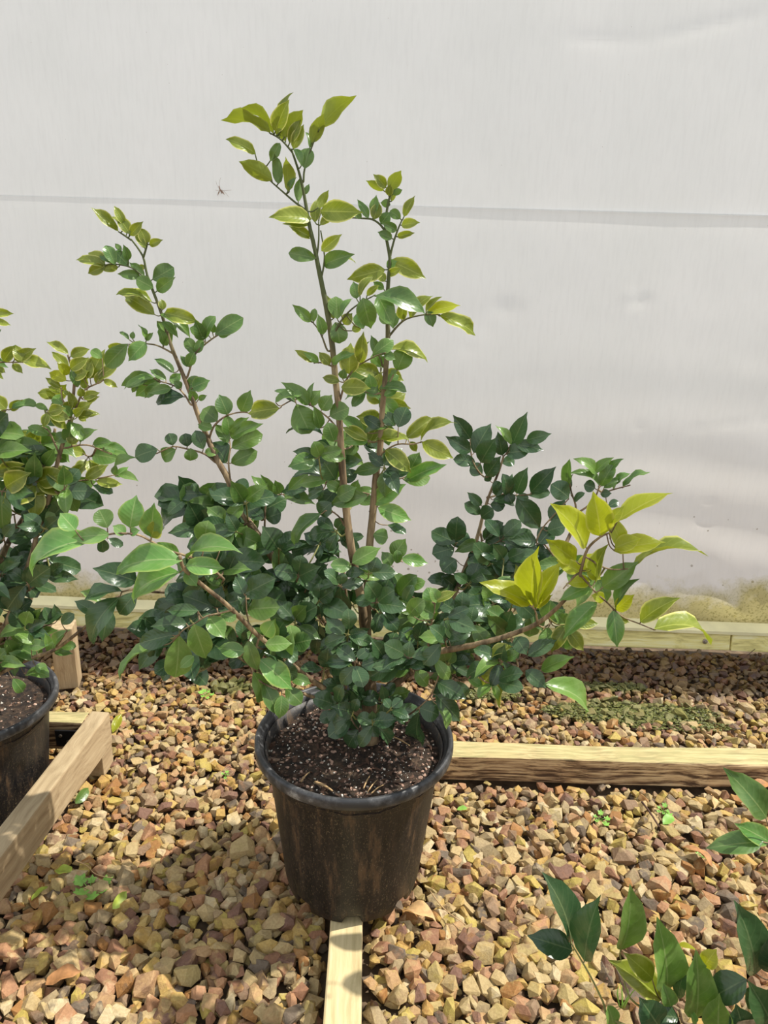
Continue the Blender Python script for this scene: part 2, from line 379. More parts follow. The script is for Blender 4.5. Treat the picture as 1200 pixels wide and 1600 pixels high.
foot = empty('baseboard_back', wall_pt(0, 0, 0.02), kind='structure'); tag(foot, 'yellow-green painted timber batten along the foot of the white sheeting')
foot.rotation_euler = (0, 0, -WALL_YAW)
jx = on_wall(1133, 985)[0]
def batten(x0, x1, h, seed):
    o = link('board', beam_mesh('board', x1 - x0, 0.034, h, 0.004, 0.001, 60, seed), foot, BATTEN, False)
    o.location = ((x0 + x1) / 2, -0.008, h / 2); o.rotation_euler = (-0.22, 0, 0); return o
b1 = batten(-3.2, jx - 0.0015, 0.058, 1); b2 = batten(jx + 0.0015, 3.2, 0.056, 5)
# lip of the sheet lapped over the batten
mb = MB()
for i in range(160):
    x0 = -3.2 + i * 0.04; x1 = x0 + 0.04
    pr = [(0.012, 0.072), (-0.012, 0.064), (-0.024, 0.0605), (-0.0245, 0.052)]
    def pp(x, q): return Vector((x, q[0] - 0.002, q[1] + 0.0018 * mnoise.noise(Vector((x * 5, 0, 2)))))
    for a, b in zip(pr[:-1], pr[1:]): mb.add([pp(x0, a), pp(x1, a), pp(x1, b), pp(x0, b)], [[0, 1, 2, 3]])
lip = mb.build('sheet_hem', simple('hem_sheet', (0.84, 0.77, 0.46), 0.5, 0.15, 12), foot)
SCREW = simple('weathered_steel', (0.33, 0.28, 0.22), 0.45, 0.3, 300, 0.2, 0.7)
for px, par in ((115, b1), (655, b1), (1098, b1)):
    sxx = on_wall(px, 955)[0]
    mb = MB(); c = Vector((sxx - (par.location.x), -0.0175, (-0.004)))
    tube(mb, [c + Vector((0, 0.002, 0)), c + Vector((0, -0.0025, 0)), c + Vector((0, -0.0032, 0))], [0.0065, 0.0065, 0.005], 14)
    tube(mb, [c + Vector((0, -0.0032, 0)), c + Vector((0, -0.006, 0)), c + Vector((0, -0.0068, 0))], [0.0034, 0.0034, 0.0024], 8)
    mb.build('screw', SCREW, par, False)

# ------------------------------------------------------------------ timbers
RAILW = wood_material('old_rail_wood', (0.085, 0.045, 0.022), (0.36, 0.23, 0.12), (0.66, 0.48, 0.27), moss=0.75, groove=1.0, mosscol=(0.50, 0.45, 0.20), tight=0.065)
PALEW = wood_material('pale_timber', (0.44, 0.33, 0.17), (0.60, 0.47, 0.26), (0.72, 0.58, 0.34), moss=0.15, groove=0.3)
def timber(name, A, B, W, H, z0, mat, label, cat, seed=0, rough=0.0008, group=None):
    d = Vector((B.x - A.x, B.y - A.y, 0)); L = d.length
    o = link(name, beam_mesh(name, L, W, H, 0.0035, rough, 50, seed), None, mat)
    o.location = ((A.x + B.x) / 2, (A.y + B.y) / 2, z0 + H / 2); o.rotation_euler = (0, 0, math.atan2(d.y, d.x))
    return tag(o, label, cat, group)
yr = G(900, 1222, 0.004)                                                  # front foot line of the rail
r0 = G(560, 1212, 0.004); r1 = G(1200, 1229, 0.004)
dr = (r1 - r0); dr.z = 0; dr.normalize(); nr = Vector((-dr.y, dr.x, 0))
RA = r0 + nr * 0.027; RB = r0 + dr * 1.9 + nr * 0.027
rail = timber('timber_rail', RA, RB, 0.054, 0.054, 0.0, RAILW, 'weathered grooved timber rail lying behind the central pot, yellow-green on top', 'timber', 2, 0.002)
f0 = G(510, 1540, 0.05); f1 = G(563, 1540, 0.05); fm = (f0 + f1) / 2; ft = G(541, 1445, 0.05)
fd = (ft - fm).normalized(); FA = fm - fd * 0.42; FBp = fm + fd * 0.62; 
kk = (RA.y - 0.029 - fm.y) / fd.y; FBp = fm + fd * kk
front = timber('timber_batten', FA, FBp, 0.049, 0.045, 0.0, PALEW, 'pale sawn timber batten running under the central black pot towards the viewer', 'timber', 7)
FRONT_W = 0.049
e_back = G(171, 1112, 0.120); e_front = G(0, 1340, 0.120)
ed = (e_front - e_back); ed.z = 0; ed.normalize(); en = Vector((ed.y, -ed.x, 0))
if en.x > 0: en = -en
LA = e_back + en * 0.018; LB = e_back + ed * 0.95 + en * 0.018
LEFTW = wood_material('greyed_timber', (0.30, 0.21, 0.115), (0.42, 0.31, 0.18), (0.50, 0.385, 0.235), moss=0.25, groove=0.3, mosscol=(0.40, 0.33, 0.19))
left = timber('timber_rail', LA, LB, 0.036, 0.072, 0.048, LEFTW, 'smooth timber rail lying at an angle beside the left pot, dappled with shade', 'timber', 12)
c1 = G(140, 1130, 0.117); c1.z = 0; c1.x = LA.x - 0.022; c0 = Vector((c1.x - 0.75, c1.y + 0.004, 0)); c1 += Vector((0, 0.019, 0)); c0 += Vector((0, 0.019, 0))
cross = timber('timber_rail', c0, c1, 0.038, 0.062, 0.055, RAILW, 'short mossy timber rail with a black steel bracket, behind the left pot', 'timber', 20, 0.0012)
def foot_block(par, pt, W_, D_, H_):
    inv = (Matrix.Translation(par.location) @ par.rotation_euler.to_matrix().to_4x4()).inverted()
    o = link('foot', beam_mesh('foot', D_, W_, H_, 0.002, 0.0006, 8, 3), par, LEFTW); o.location = inv @ Vector((pt.x, pt.y, H_ / 2)); o['label'] = 'short timber block under the rail'
foot_block(left, LA + ed * 0.024, 0.034, 0.045, 0.048); foot_block(left, LA + ed * 0.62, 0.034, 0.045, 0.048); foot_block(cross, c0 + Vector((0.03, 0, 0)), 0.036, 0.045, 0.055); foot_block(cross, c0 + Vector((0.40, 0, 0)), 0.036, 0.045, 0.055)
BLACKM = simple('black_steel', (0.02, 0.02, 0.022), 0.4, 0.3, 80, 0.1, 0.3)
# bracket plate with holes on the front face of that rail
def plate(Wd, Hh, T, holes):
    bm = bmesh.new(); bmesh.ops.create_cube(bm, size=1.0)
    for v in bm.verts: v.co = Vector((v.co.x * Wd, v.co.y * T, v.co.z * Hh))
    bmesh.ops.bevel(bm, geom=list(bm.edges), offset=0.0008, segments=1, affect='EDGES')
    me = bpy.data.meshes.new('bracket'); bm.to_mesh(me); bm.free(); return me
bp = G(112, 1152, 0.025)
br = link('bracket', plate(0.05, 0.036, 0.003, 0), None, BLACKM); br.parent = cross
br.matrix_parent_inverse = Matrix.Identity(4)
cross_inv = (Matrix.Translation(cross.location) @ cross.rotation_euler.to_matrix().to_4x4()).inverted()
br.location = cross_inv @ Vector((c1.x - 0.030, c1.y - 0.0215, 0.083)); br['label'] = 'black steel angle bracket'
mb = MB()
for k in range(3):
    c = Vector((-0.014 + 0.014 * k, -0.0012, 0.006 * (-1) ** k)); tube(mb, [c, c + Vector((0, -0.0016, 0)), c + Vector((0, -0.002, 0))], [0.0035, 0.0035, 0.002], 10)
mb.build('screw', SCREW, br, False)
pb = G(106, 1066, 0.0)
post = link('timber_post', beam_mesh('timber_post', 0.160, 0.050, 0.05, 0.003, 0.001, 20, 33), None, LEFTW)
post.location = (pb.x, pb.y + 0.01, 0.070); post.rotation_euler = (0, math.radians(90), math.radians(12)); tag(post, 'short pale timber post standing in the gravel behind the left pot', 'post')

# ------------------------------------------------------------------ gravel
gmat = simple('damp_sand', (0.12, 0.08, 0.045), 0.9, 0.5, 40, 0.6)
mb = MB(); N = 60
for i in range(N + 1):
    for j in range(N + 1):
        x = -5 + 10 * i / N; y = -4 + 10 * j / N; mb.V.append((x, y, -0.024 + 0.003 * mnoise.noise(Vector((x * 2, y * 2, 0)))))
for i in range(N):
    for j in range(N): mb.F.append([i * (N + 1) + j, (i + 1) * (N + 1) + j, (i + 1) * (N + 1) + j + 1, i * (N + 1) + j + 1])
ground = mb.build('ground', gmat); tag(ground, 'ground covered with ochre, cream and plum angular gravel', kind='structure')
stones = [hull_mesh('stone', random.Random(100 + i).choice([12, 14, 17, 20]), (1.0, random.Random(i).uniform(.6, .92), random.Random(i * 3).uniform(.5, .75)), 500 + i) for i in range(28)]
for me in stones:
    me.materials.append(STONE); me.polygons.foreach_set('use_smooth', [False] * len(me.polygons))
sarr = [mesh_arrays(me) for me in stones]
def seg_dist(p, a, b):
    ab = Vector((b.x - a.x, b.y - a.y)); ap = Vector((p[0] - a.x, p[1] - a.y)); t = max(0, min(1, ap.dot(ab) / ab.length_squared)); return (ap - ab * t).length
def blocked(x, y, r, z):
    p = (x, y)
    for A, B, wd in ((RA, RB, .027), (FA, FBp, .0245)):
        if seg_dist(p, A, B) < wd + r * 0.8: return True
    if (x - LPOT_C.x) ** 2 + (y - LPOT_C.y) ** 2 < (0.115 + r) ** 2: return True
    if (x - RPOT_C.x) ** 2 + (y - RPOT_C.y) ** 2 < (0.115 + r) ** 2: return True
    if (x - post.location.x) ** 2 + (y - post.location.y) ** 2 < (0.032 + r) ** 2: return True
    if y > W0 - x * math.tan(WALL_YAW) - 0.045 - r * 0.8: return True
    return False
rec = []
def scatter(spacing, zc, jit, smin, smax, region):
    x0, x1, y0, y1 = region
    ny = int((y1 - y0) / spacing)
    for j in range(ny):
        y = y0 + j * spacing
        nx = int((x1 - x0) / spacing)
        for i in range(nx):
            x = x0 + (i + 0.5 * (j % 2)) * spacing; xx = x + random.uniform(-jit, jit) * spacing; yy = y + random.uniform(-jit, jit) * spacing
            s = random.uniform(smin, smax) ** 1.0
            if random.random() < 0.12: s *= 1.4
            if random.random() < 0.20: s *= 0.68
            if yy > 1.2: s *= 0.88
            if yy < 1.05: s *= 1.10
            if blocked(xx, yy, s, zc): 
                s *= 0.6
                if blocked(xx, yy, s, zc): continue
            z = zc + random.uniform(-0.004, 0.005) + 0.004 * mnoise.noise(Vector((xx * 5, yy * 5, 1)))
            q = Quaternion((0, 0, 1), random.uniform(0, 6.283)) @ Quaternion(Vector((random.uniform(-1, 1), random.uniform(-1, 1), 0.01)).normalized(), random.gauss(0, 0.5))
            rec.append((Vector((xx, yy, z)), s, q, random.randrange(28)))
reg = (-1.35, 1.35, 0.30, W0)
scatter(0.0195, -0.0045, 0.42, 0.0105, 0.0178, reg)
ntop = len(rec)
scatter(0.022, -0.013, 0.40, 0.012, 0.017, reg)
# far gravel outside the frame, coarser, so bounced light and side views hold
for rg in ((-2.3, -1.33, -0.5, W0), (1.33, 2.3, -0.5, W0), (-1.35, 1.35, -0.5, 0.30)): scatter(0.028, -0.006, 0.42, 0.015, 0.023, rg)
cand = []
for i, (p, s, q, k) in enumerate(rec[:ntop]):
    px, py, d = proj(p)
    if d > 0 and 8 < px < 1192 and 8 < py < 1590:
        if (Vector((p.x, p.y)) - Vector((POT_C.x, POT_C.y))).length < 0.11: continue
        if 395 < px < 715 and 1080 < py < 1440: continue
        if px > 930 and py > 1430: continue
        if px > 820 and py > 1365 and px < 1000 and py < 1520: continue
        if px < 95 and py < 1290: continue
        cand.append((s / d, i))
cand.sort(reverse=True); solo = set(i for _, i in cand[:300])
for i in solo:
    p, s, q, k = rec[i]
    o = bpy.data.objects.new('stone', stones[k]); C.objects.link(o); o.parent = ground
    o.location = p + Vector((0, 0, 0.0015)); o.rotation_mode = 'QUATERNION'; o.rotation_quaternion = q; o.scale = (s, s, s)
def join_instances(name, items, arrs, mat, parent, smooth=False, uvs=None, slots=None):
    """items: (index, 4x4 matrix, material slot) - one mesh holding them all"""
    Vs = []; loops = []; tot = []; mats = []; uv = []; off = 0
    for k, M, ms in items:
        V, F = arrs[k]; M = np.array(M)
        Vs.append(V @ M[:3, :3].T + M[:3, 3])
        for f in F: loops.extend([v + off for v in f]); tot.append(len(f)); mats.append(ms)
        if uvs is not None: uv.append(uvs[k])
        off += len(V)
    V = np.concatenate(Vs); me = bpy.data.meshes.new(name)
    me.vertices.add(len(V)); me.vertices.foreach_set('co', V.ravel())
    me.loops.add(len(loops)); me.loops.foreach_set('vertex_index', loops)
    me.polygons.add(len(tot)); st = np.concatenate([[0], np.cumsum(tot)[:-1]]); me.polygons.foreach_set('loop_start', st.astype(int)); me.polygons.foreach_set('loop_total', tot)
    for mt in (slots or [mat]): me.materials.append(mt)
    me.polygons.foreach_set('material_index', mats)
    if uvs is not None:
        l = me.uv_layers.new(name='UVMap'); l.data.foreach_set('uv', np.concatenate(uv).ravel())
    me.polygons.foreach_set('use_smooth', [bool(smooth)] * len(tot))
    me.update(calc_edges=True); me.validate()
    return link(name, me, parent)
items = [(k, Matrix.Translation(p) @ q.to_matrix().to_4x4() @ Matrix.Scale(s, 4), 0) for i, (p, s, q, k) in enumerate(rec) if i not in solo]
gr = join_instances('gravel', items, sarr, STONE, ground); tag(gr, kind='stuff')

# ------------------------------------------------------------------ pots
def pot_material():
    t = NT('black_pot_plastic'); tc = t.n('ShaderNodeTexCoord'); v = tc.outputs['Object']
    st = t.noise(v, 48, 6, 0.7, (1, 1, 0.16)); sp = t.noise(v, 420, 2, 0.7, (1, 1, 0.5)); n1 = t.noise(v, 9, 3)
    c = t.ramp(st, [(0.42, (0.007, 0.007, 0.008)), (0.54, (0.020, 0.016, 0.014)), (0.66, (0.095, 0.058, 0.032))])
    c = t.mix(t.math('MULTIPLY', t.ramp(sp, [(0.58, 0.0), (0.66, 1.0)]), t.ramp(n1, [(0.35, 0.2), (0.6, 0.75)])), c, (0.13, 0.095, 0.055))
    vo = t.n('ShaderNodeTexVoronoi'); t.l(v, vo.inputs['Vector']); vo.inputs['Scale'].default_value = 190
    c = t.mix(t.math('MULTIPLY', t.math('LESS_THAN', vo.outputs['Distance'], 0.10), 0.5), c, (0.30, 0.26, 0.18))
    t.l(c, t.b.inputs['Base Color']); t.l(t.ramp(st, [(0.3, 0.36), (0.7, 0.6)]), t.b.inputs['Roughness']); t.b.inputs['Specular IOR Level'].default_value = 0.36; t.bump(t.math('ADD', st, t.math('MULTIPLY', sp, 0.6)), 0.4, 0.0008); return t.m
def rim_material():
    t = NT('pot_rim_plastic'); tc = t.n('ShaderNodeTexCoord'); v = tc.outputs['Object']; n1 = t.noise(v, 30, 5, 0.7); 
    c = t.ramp(n1, [(0.45, (0.028, 0.029, 0.031)), (0.58, (0.075, 0.075, 0.077)), (0.68, (0.26, 0.26, 0.25))])
    t.l(c, t.b.inputs['Base Color']); t.b.inputs['Roughness'].default_value = 0.42; t.bump(n1, 0.15, 0.0006); return t.m
POTM = pot_material(); RIMM = rim_material()
def soil_material():
    t = NT('potting_soil'); g = t.n('ShaderNodeNewGeometry'); v = g.outputs['Position']
    n1 = t.noise(v, 90, 6, 0.7); n2 = t.noise(v, 12, 3)
    c = t.ramp(n1, [(0.38, (0.010, 0.007, 0.005)), (0.52, (0.040, 0.024, 0.015)), (0.66, (0.12, 0.075, 0.045)), (0.78, (0.28, 0.20, 0.13))])
    t.l(t.mix(t.math('MULTIPLY', t.ramp(n2, [(0.5, 0.0), (0.7, 1.0)]), 0.5), c, (0.12, 0.085, 0.055)), t.b.inputs['Base Color']); t.bump(n1, 1.0, 0.006); return t.set(Roughness=0.95)
SOILM = soil_material()
PERL = simple('perlite', (0.72, 0.68, 0.60), 0.8); BARKCHIP = simple('bark_chip', (0.085, 0.045, 0.028), 0.85, 0.5, 120); PINKB = simple('grit', (0.42, 0.27, 0.20), 0.8, 0.35, 100); STRAW = simple('dry_stalk', (0.50, 0.33, 0.16), 0.7)
def lathe(profile, seg=96, mod=None):
    V = []; F = []
    for (r, z) in profile:
        for k in range(seg):
            th = 2 * math.pi * k / seg; rr, zz = (r, z) if mod is None else mod(r, z, th); V.append((rr * math.cos(th), rr * math.sin(th), zz))
    for i in range(len(profile) - 1):
        for k in range(seg): F.append([i * seg + k, i * seg + (k + 1) % seg, (i + 1) * seg + (k + 1) % seg, (i + 1) * seg + k])
    return V, F
PH = 0.261
def soil_z(x, y): return 0.228 + 0.006 * mnoise.noise(Vector((x * 14, y * 14, 0.3))) + 0.003 * mnoise.noise(Vector((x * 60, y * 60, 2.3)))
def make_pot(root, detail=True, size=1.0):
    prof_out = [(0.0, 0.006), (0.096, 0.006), (0.1015, 0.0), (0.1045, 0.002), (0.108, 0.02), (0.1115, 0.055), (0.1175, 0.110), (0.1235, 0.165), (0.1285, 0.212), (0.1290, 0.2135), (0.1312, 0.2150), (0.1318, 0.2165), (0.1352, 0.2435), (0.1360, 0.2460),
                (0.1330, 0.2465), (0.1270, 0.2200), (0.1180, 0.13), (0.1, 0.012), (0, 0.012)]
    def notch(r, z, th):
        n = 0
        for k in range(8):
            a = (th - (k * math.pi / 4 - math.pi / 2 + 0.06) + math.pi) % (2 * math.pi) - math.pi
            if abs(a) < 0.13: n = 1
        if n and r > 0.09 and z < 0.015: return (r * 0.985, z + 0.010)
        return (r, z)
    V, F = lathe(prof_out, 128, notch); mb = MB(); mb.add(V, F)
    pot = mb.build('pot', POTM, root); pot['label'] = 'black tapered plastic nursery pot stained with brown streaks'
    prof = [(0.1345, 0.2440), (0.1405, 0.2430), (0.1470, 0.2425), (0.1492, 0.2445), (0.1500, 0.2500), (0.1496, 0.2570), (0.1478, 0.2602), (0.1450, 0.2612), (0.1425, 0.2600), (0.1412, 0.2560), (0.1385, 0.2535), (0.1370, 0.2520), (0.1352, 0.2440), (0.1335, 0.2320)]
    V, F = lathe(prof, 128); mb = MB(); mb.add(V, F); rim = mb.build('rim', RIMM, pot); rim['label'] = 'rolled dark grey pot rim with pale scuffs'
    # moulding ribs inside the lip
    mb = MB(); R = 0.1338
    V = [(0, 0, soil_z(0, 0))]; F = []; rings = 26; seg = 90
    for i in range(1, rings + 1):
        for k in range(seg):
            r = R * i / rings; x = r * math.cos(2 * math.pi * k / seg); y = r * math.sin(2 * math.pi * k / seg); V.append((x, y, soil_z(x, y) - 0.0025 * (i == rings)))
    for k in range(seg): F.append([0, 1 + k, 1 + (k + 1) % seg])
    for i in range(rings - 1):
        for k in range(seg): F.append([1 + i * seg + k, 1 + i * seg + (k + 1) % seg, 1 + (i + 1) * seg + (k + 1) % seg, 1 + (i + 1) * seg + k][::-1])
    mb.add(V, F); soil = mb.build('soil', SOILM, root); soil['label'] = 'dark potting soil flecked with white perlite'
    arrs = sarr; its = []
    for k in range(1500 if detail else 500):
        r = 0.131 * math.sqrt(random.random()); th = random.uniform(0, 6.283); x, y = r * math.cos(th), r * math.sin(th)
        u = random.random()
        if u < 0.40: s = 0.0005 + 0.0022 * random.random() ** 3; ms = 0; sc_ = (1, 1, 1)
        elif u < 0.82: s = 0.0010 + 0.0045 * random.random() ** 2; ms = 1; sc_ = (1.6, 0.8, 0.45)
        else: s = random.uniform(0.0015, 0.0042); ms = 2; sc_ = (1, 1, 0.9)
        M = Matrix.Translation((x, y, soil_z(x, y) + s * 0.15)) @ Quaternion(Vector((random.uniform(-.5, .5), random.uniform(-.5, .5), 1)).normalized(), random.uniform(0, 6.28)).to_matrix().to_4x4() @ Matrix.Diagonal((s * sc_[0], s * sc_[1], s * sc_[2], 1))
        its.append((random.randrange(28), M, ms))
    bits = join_instances('soil_flecks', its, arrs, None, soil, False, None, [PERL, BARKCHIP, PINKB]); tag(bits, 'white perlite grains, bark chips and grit on the soil', kind='stuff')
    pot.scale = (size,) * 3; soil.scale = (size,) * 3
    return pot, soil

# ------------------------------------------------------------------ leaves
def leaf_mesh(name, kind, bend, fold, wave, seed):
    """unit leaf: base at origin, tip at (0,1,0), upper face towards +z, width about 0.46"""
    r = random.Random(seed); nl = 8; ph = r.uniform(0, 6.28); rows = []
    side = r.uniform(-0.05, 0.05)
    pts = []; ang = 0.0; y = 0.0; z = 0.0; cur = bend / 2
    for i in range(nl + 1):
        pts.append((y, z, cur)); cur2 = cur - bend / nl * (0.7 + 0.6 * i / nl); am = (cur + cur2) / 2
        y += math.cos(am) / nl; z += math.sin(am) / nl; cur = cur2
    ey, ez = pts[-1][0], pts[-1][1]; L = math.hypot(ey, ez); ca, sa = ey / L, ez / L
    V = []; uv = []; idx = []
    for i, (py, pz, a) in enumerate(pts):
        t = i / nl
        if kind == 'p': wd = 0.5 * (math.sin(math.pi * min(1, t ** 0.88)) ** 0.85) * (1 - 0.28 * t) * (1 if t < 0.86 else 0.62)
        elif kind == 'l': wd = 0.43 * (math.sin(math.pi * t ** 0.95) ** 0.95) * (1 if t < 0.86 else 0.7)
        else: wd = 0.52 * (math.sin(math.pi * min(1.0, t ** 1.12) * 0.965) ** 0.72) * (1 if t < 0.95 else 0.5)
        wd *= 0.5
        row = []
        for j in range(-2, 3):
            if i in (0, nl) and j != 0: continue
            s = j / 2; w_ = wd * (abs(s) ** 1.0) * (1 if s >= 0 else -1) * (1 + side * s)
            f = fold * (1 - 0.25 * t); wx = w_ * math.cos(f); wz = abs(w_) * math.sin(f) * (1.0 if abs(s) < 0.6 else 0.86)
            wz += wave * (abs(s) ** 2) * math.sin(ph + t * 11 + (1.7 if s > 0 else 0)) * 0.035
            nyx, nz = -math.sin(a), math.cos(a)
            X = wx + 0.03 * side * math.sin(t * 3.1) * 4; Yy = py + nyx * wz; Z = pz + nz * wz
            Y2 = (Yy * ca + Z * sa) / L; Z2 = (-Yy * sa + Z * ca) / L
            V.append((X, Y2, Z2)); uv.append((0.5 + s * 0.5, t)); row.append(len(V) - 1)
        rows.append(row)
    F = []
    for i in range(nl):
        a, b = rows[i], rows[i + 1]
        if len(a) == 1:
            for j in range(4): F.append([a[0], b[j + 1], b[j]])
        elif len(b) == 1:
            for j in range(4): F.append([a[j], a[j + 1], b[0]])
        else:
            for j in range(4): F.append([a[j], a[j + 1], b[j + 1], b[j]])
    me = mesh_from(name, V, F); l = me.uv_layers.new(name='UVMap')
    me.polygons.foreach_set('use_smooth', [True] * len(F))
    for p in me.polygons:
        for li in p.loop_indices: l.data[li].uv = uv[me.loops[li].vertex_index]
    return me
SHAPES = []      # (kind, bend class)
for kind in 'plr':
    for bend in (0.5, 1.05, 1.6):
        for k in range(2):
            SHAPES.append((kind, bend, leaf_mesh('leaf', kind, bend * random.uniform(.85, 1.15), random.uniform(0.38, 0.72) if kind != 'r' else random.uniform(0.2, 0.5), random.uniform(0.5, 1.6), len(SHAPES) + 40)))
LARR = []; LUV = []
for (_, _, me) in SHAPES:
    LARR.append(mesh_arrays(me)); u = np.zeros(len(me.loops) * 2); me.uv_layers[0].data.foreach_get('uv', u); LUV.append(u.reshape(-1, 2))
LMESH = {}
def leaf_data(shape, cls):
    if (shape, cls) not in LMESH:
        me = SHAPES[shape][2].copy(); me.materials.append(LM[cls]); LMESH[(shape, cls)] = me
    return LMESH[(shape, cls)]
SLOT = {'d': 0, 'g': 1, 'G': 2, 'y': 3, 'Y': 4}; SLOTS = [LM[k] for k in 'dgGyY']
def pick_shape(kind, lev):
    c = [i for i, s in enumerate(SHAPES) if s[0] == kind]; return c[lev * 2 + random.randrange(2)]

class Plant:
    def __init__(s, root):
        s.root = root; s.inv = Matrix.Translation(-root.location); s.nodes = []; s.leaves = []; s.twigs = []
    def nearest(s, px, py, pool=None):
        return min(pool or s.nodes, key=lambda n: (n[0] - px) ** 2 + (n[1] - py) ** 2)
    def poly(s, pts, r0, r1, mat, name, sides=8, wob=0.05):
        """pts: (px, py, Y)"""
        W = [P(*p) for p in pts]; n = len(W); k_ = [proj(v)[2] / F_PX for v in W]
        rad = [(r0 + (r1 - r0) * i / (n - 1)) * k_[i] for i in range(n)]
        Q, R = smooth_path(W, rad, 4)
        mb = MB(); tube(mb, [s.inv @ q for q in Q], R, sides, wob)
        for q in Q:
            a, b, _ = proj(q); s.nodes.append((a, b, q.y, q, len(s.twigs)))
        s.twigs.append([name, mb, mat]); return Q
    def twig(s, pts, dY=0.0, r0=1.9, r1=1.0, mat=None):
        n0 = s.nearest(*pts[0]); m_ = len(pts)
        L = [(n0[0], n0[1], n0[2])] if (n0[0] - pts[0][0]) ** 2 + (n0[1] - pts[0][1]) ** 2 > 9 else []
        for i, (a, b) in enumerate(pts): L.append((a, b, n0[2] + dY * i / max(1, m_ - 1)))
        s.poly(L, r0, r1, mat or TWIG, 'twig', 6, 0.03)
    def leaf(s, bx, by, tx, ty, w, cls, kind=None, tilt=None, Yo=0.0, flip=None, pet=True, node=None, lev=None):
        n0 = node or s.nearest(bx, by); Y = n0[2] + Yo
        tx += (tx - bx) * 0.06; ty += (ty - by) * 0.06; B = P(bx, by, Y); Lpx = math.hypot(tx - bx, ty - by); k_ = proj(B)[2] / F_PX
        if tilt is None: tilt = random.uniform(-0.45, 0.35)
        T = P(tx, ty, Y + tilt * Lpx * k_)
        ax = (T - B); L = ax.length; ax.normalize()
        V = (CAM - B).normalized(); V = (V - ax * V.dot(ax)).normalized()
        U = ax.cross(V).normalized()
        if U.z < 0: U = -U
        if abs(U.z) < 0.35 and abs(U.x) > 0.3:      # upright leaf: upper face looks inward to the stem
            cx = n0[0]; U = U if (U.x > 0) == (bx > tx) or random.random() < .3 else -U
        kind = kind or ('p' if cls in 'yYG' else random.choice('ppr') if cls == 'g' else random.choice('rrp'))
        ratio = {'p': 0.40, 'l': 0.38, 'r': 0.47}[kind]
        need = w / Lpx * (Lpx * k_ / L); wt = max(ratio * 1.06, need * 1.08) ; wt = min(wt, ratio * 2.1)
        sa = min(0.985, need * 1.08 / wt); sa = max(0.2, sa)
        if flip is None: flip = by < 330 and random.random() < 0.75
        Nn = (U * math.sqrt(1 - sa * sa) + V * (sa * (-1 if flip else 1))).normalized()
        if Nn.z < -0.15 and not flip: pass
        X = ax.cross(Nn).normalized()
        lev = lev if lev is not None else 0 if (cls == 'Y' and sa > 0.6) else random.choice((0, 0, 1)) if sa > 0.85 else random.choice((1, 2)) if sa > 0.5 else 2
        M = Matrix((X * (L * wt / ratio), ax * L, Nn * L)).transposed().to_4x4(); M.translation = B
        s.leaves.append((Lpx * max(w, 12), M, pick_shape(kind, lev), cls))
        if pet:
            d = math.hypot(n0[0] - bx, n0[1] - by)
            if 0.5 < d < 40:
                mb = s.twigs[n0[4]][1]; a = n0[3]; mid = (a + B) / 2 - Vector((0, 0, 0.15 * (B - a).length))
                q, r = smooth_path([s.inv @ a, s.inv @ mid, s.inv @ (B + ax * L * 0.03)], [0.0009, 0.0008, 0.0007], 3); tube(mb, q, r, 5)
    def zone(s, cx, cy, rx, ry, n, size, Y, classes, per=5, depth=0.07, droop=0.25):
        k = 0; stem_nodes = [q for q in s.nodes]
        while k < n:
            th = random.uniform(0, 6.283); rr = math.sqrt(random.random()); px = cx + rx * rr * math.cos(th); py = cy + ry * rr * math.sin(th)
            Yz = Y + random.uniform(-depth, depth); n0 = s.nearest(px + random.uniform(-15, 15), py + random.uniform(0, 25), stem_nodes)
            L = [(n0[0], n0[1], n0[2]), ((n0[0] + px) / 2, (n0[1] + py) / 2 + 6, (n0[2] + Yz) / 2), (px, py, Yz)]
            s.poly(L, 1.8, 1.1, TWIG if random.random() < .5 else BARK, 'twig', 5, 0.03)
            tip = s.nodes[-1]; out = math.atan2(py - n0[1], px - n0[0]); m_ = random.randint(per - 1, per + 1)
            for q in range(m_):
                a = out + (q - (m_ - 1) / 2) * random.uniform(0.75, 1.1) + random.uniform(-.3, .3)
                l_ = size * random.uniform(0.85, 1.35); bx = px + random.uniform(-4, 4) + 4 * math.cos(a); by = py + random.uniform(-4, 4) + 4 * math.sin(a)
                dx, dy = math.cos(a), math.sin(a) * 0.8 + droop * random.random()
                s.leaf(bx, by, bx + dx * l_, by + dy * l_, l_ * random.uniform(0.4, 0.68), random.choice(classes), tilt=random.uniform(-0.7, 0.5), node=tip, flip=False)
                k += 1
    def finish(s):
        for i, (name, mb, mat) in enumerate(s.twigs): mb.build(name, mat, s.root)
        L = sorted(s.leaves, key=lambda a: -a[0])
        for (_, M, sh, cls) in L[:300]:
            o = bpy.data.objects.new('leaf', leaf_data(sh, cls)); C.objects.link(o); o.parent = s.root; o.matrix_local = s.inv @ M
        if len(L) > 300:
            its = [(sh, s.inv @ M, SLOT[cls]) for (_, M, sh, cls) in L[300:]]
            f = join_instances('foliage', its, LARR, None, s.root, True, LUV, SLOTS); tag(f, kind='stuff')
def parse_leaves(pl, txt, Yo=0.0, **kw):
    for ln in txt.strip().splitlines():
        for it in ln.split(';'):
            q = it.split()
            if len(q) < 6: continue
            pl.leaf(*[float(a) for a in q[:5]], q[5], kind=(q[6] if len(q) > 6 else None), Yo=Yo + random.uniform(-0.006, 0.006), **kw)
def parse_twigs(pl, txt):
    for ln in txt.strip().splitlines():
        if not ln.strip(): continue
        h, pts = ln.split(':'); h = h.split(); pts = [tuple(float(c) for c in p.split(',')) for p in pts.split()]
        pl.twig(pts, float(h[0]), float(h[1]) if len(h) > 1 else 1.9, float(h[2]) if len(h) > 2 else 1.0, {'b': BARK, 't': TWIG}[h[3] if len(h) > 3 else 'b'])

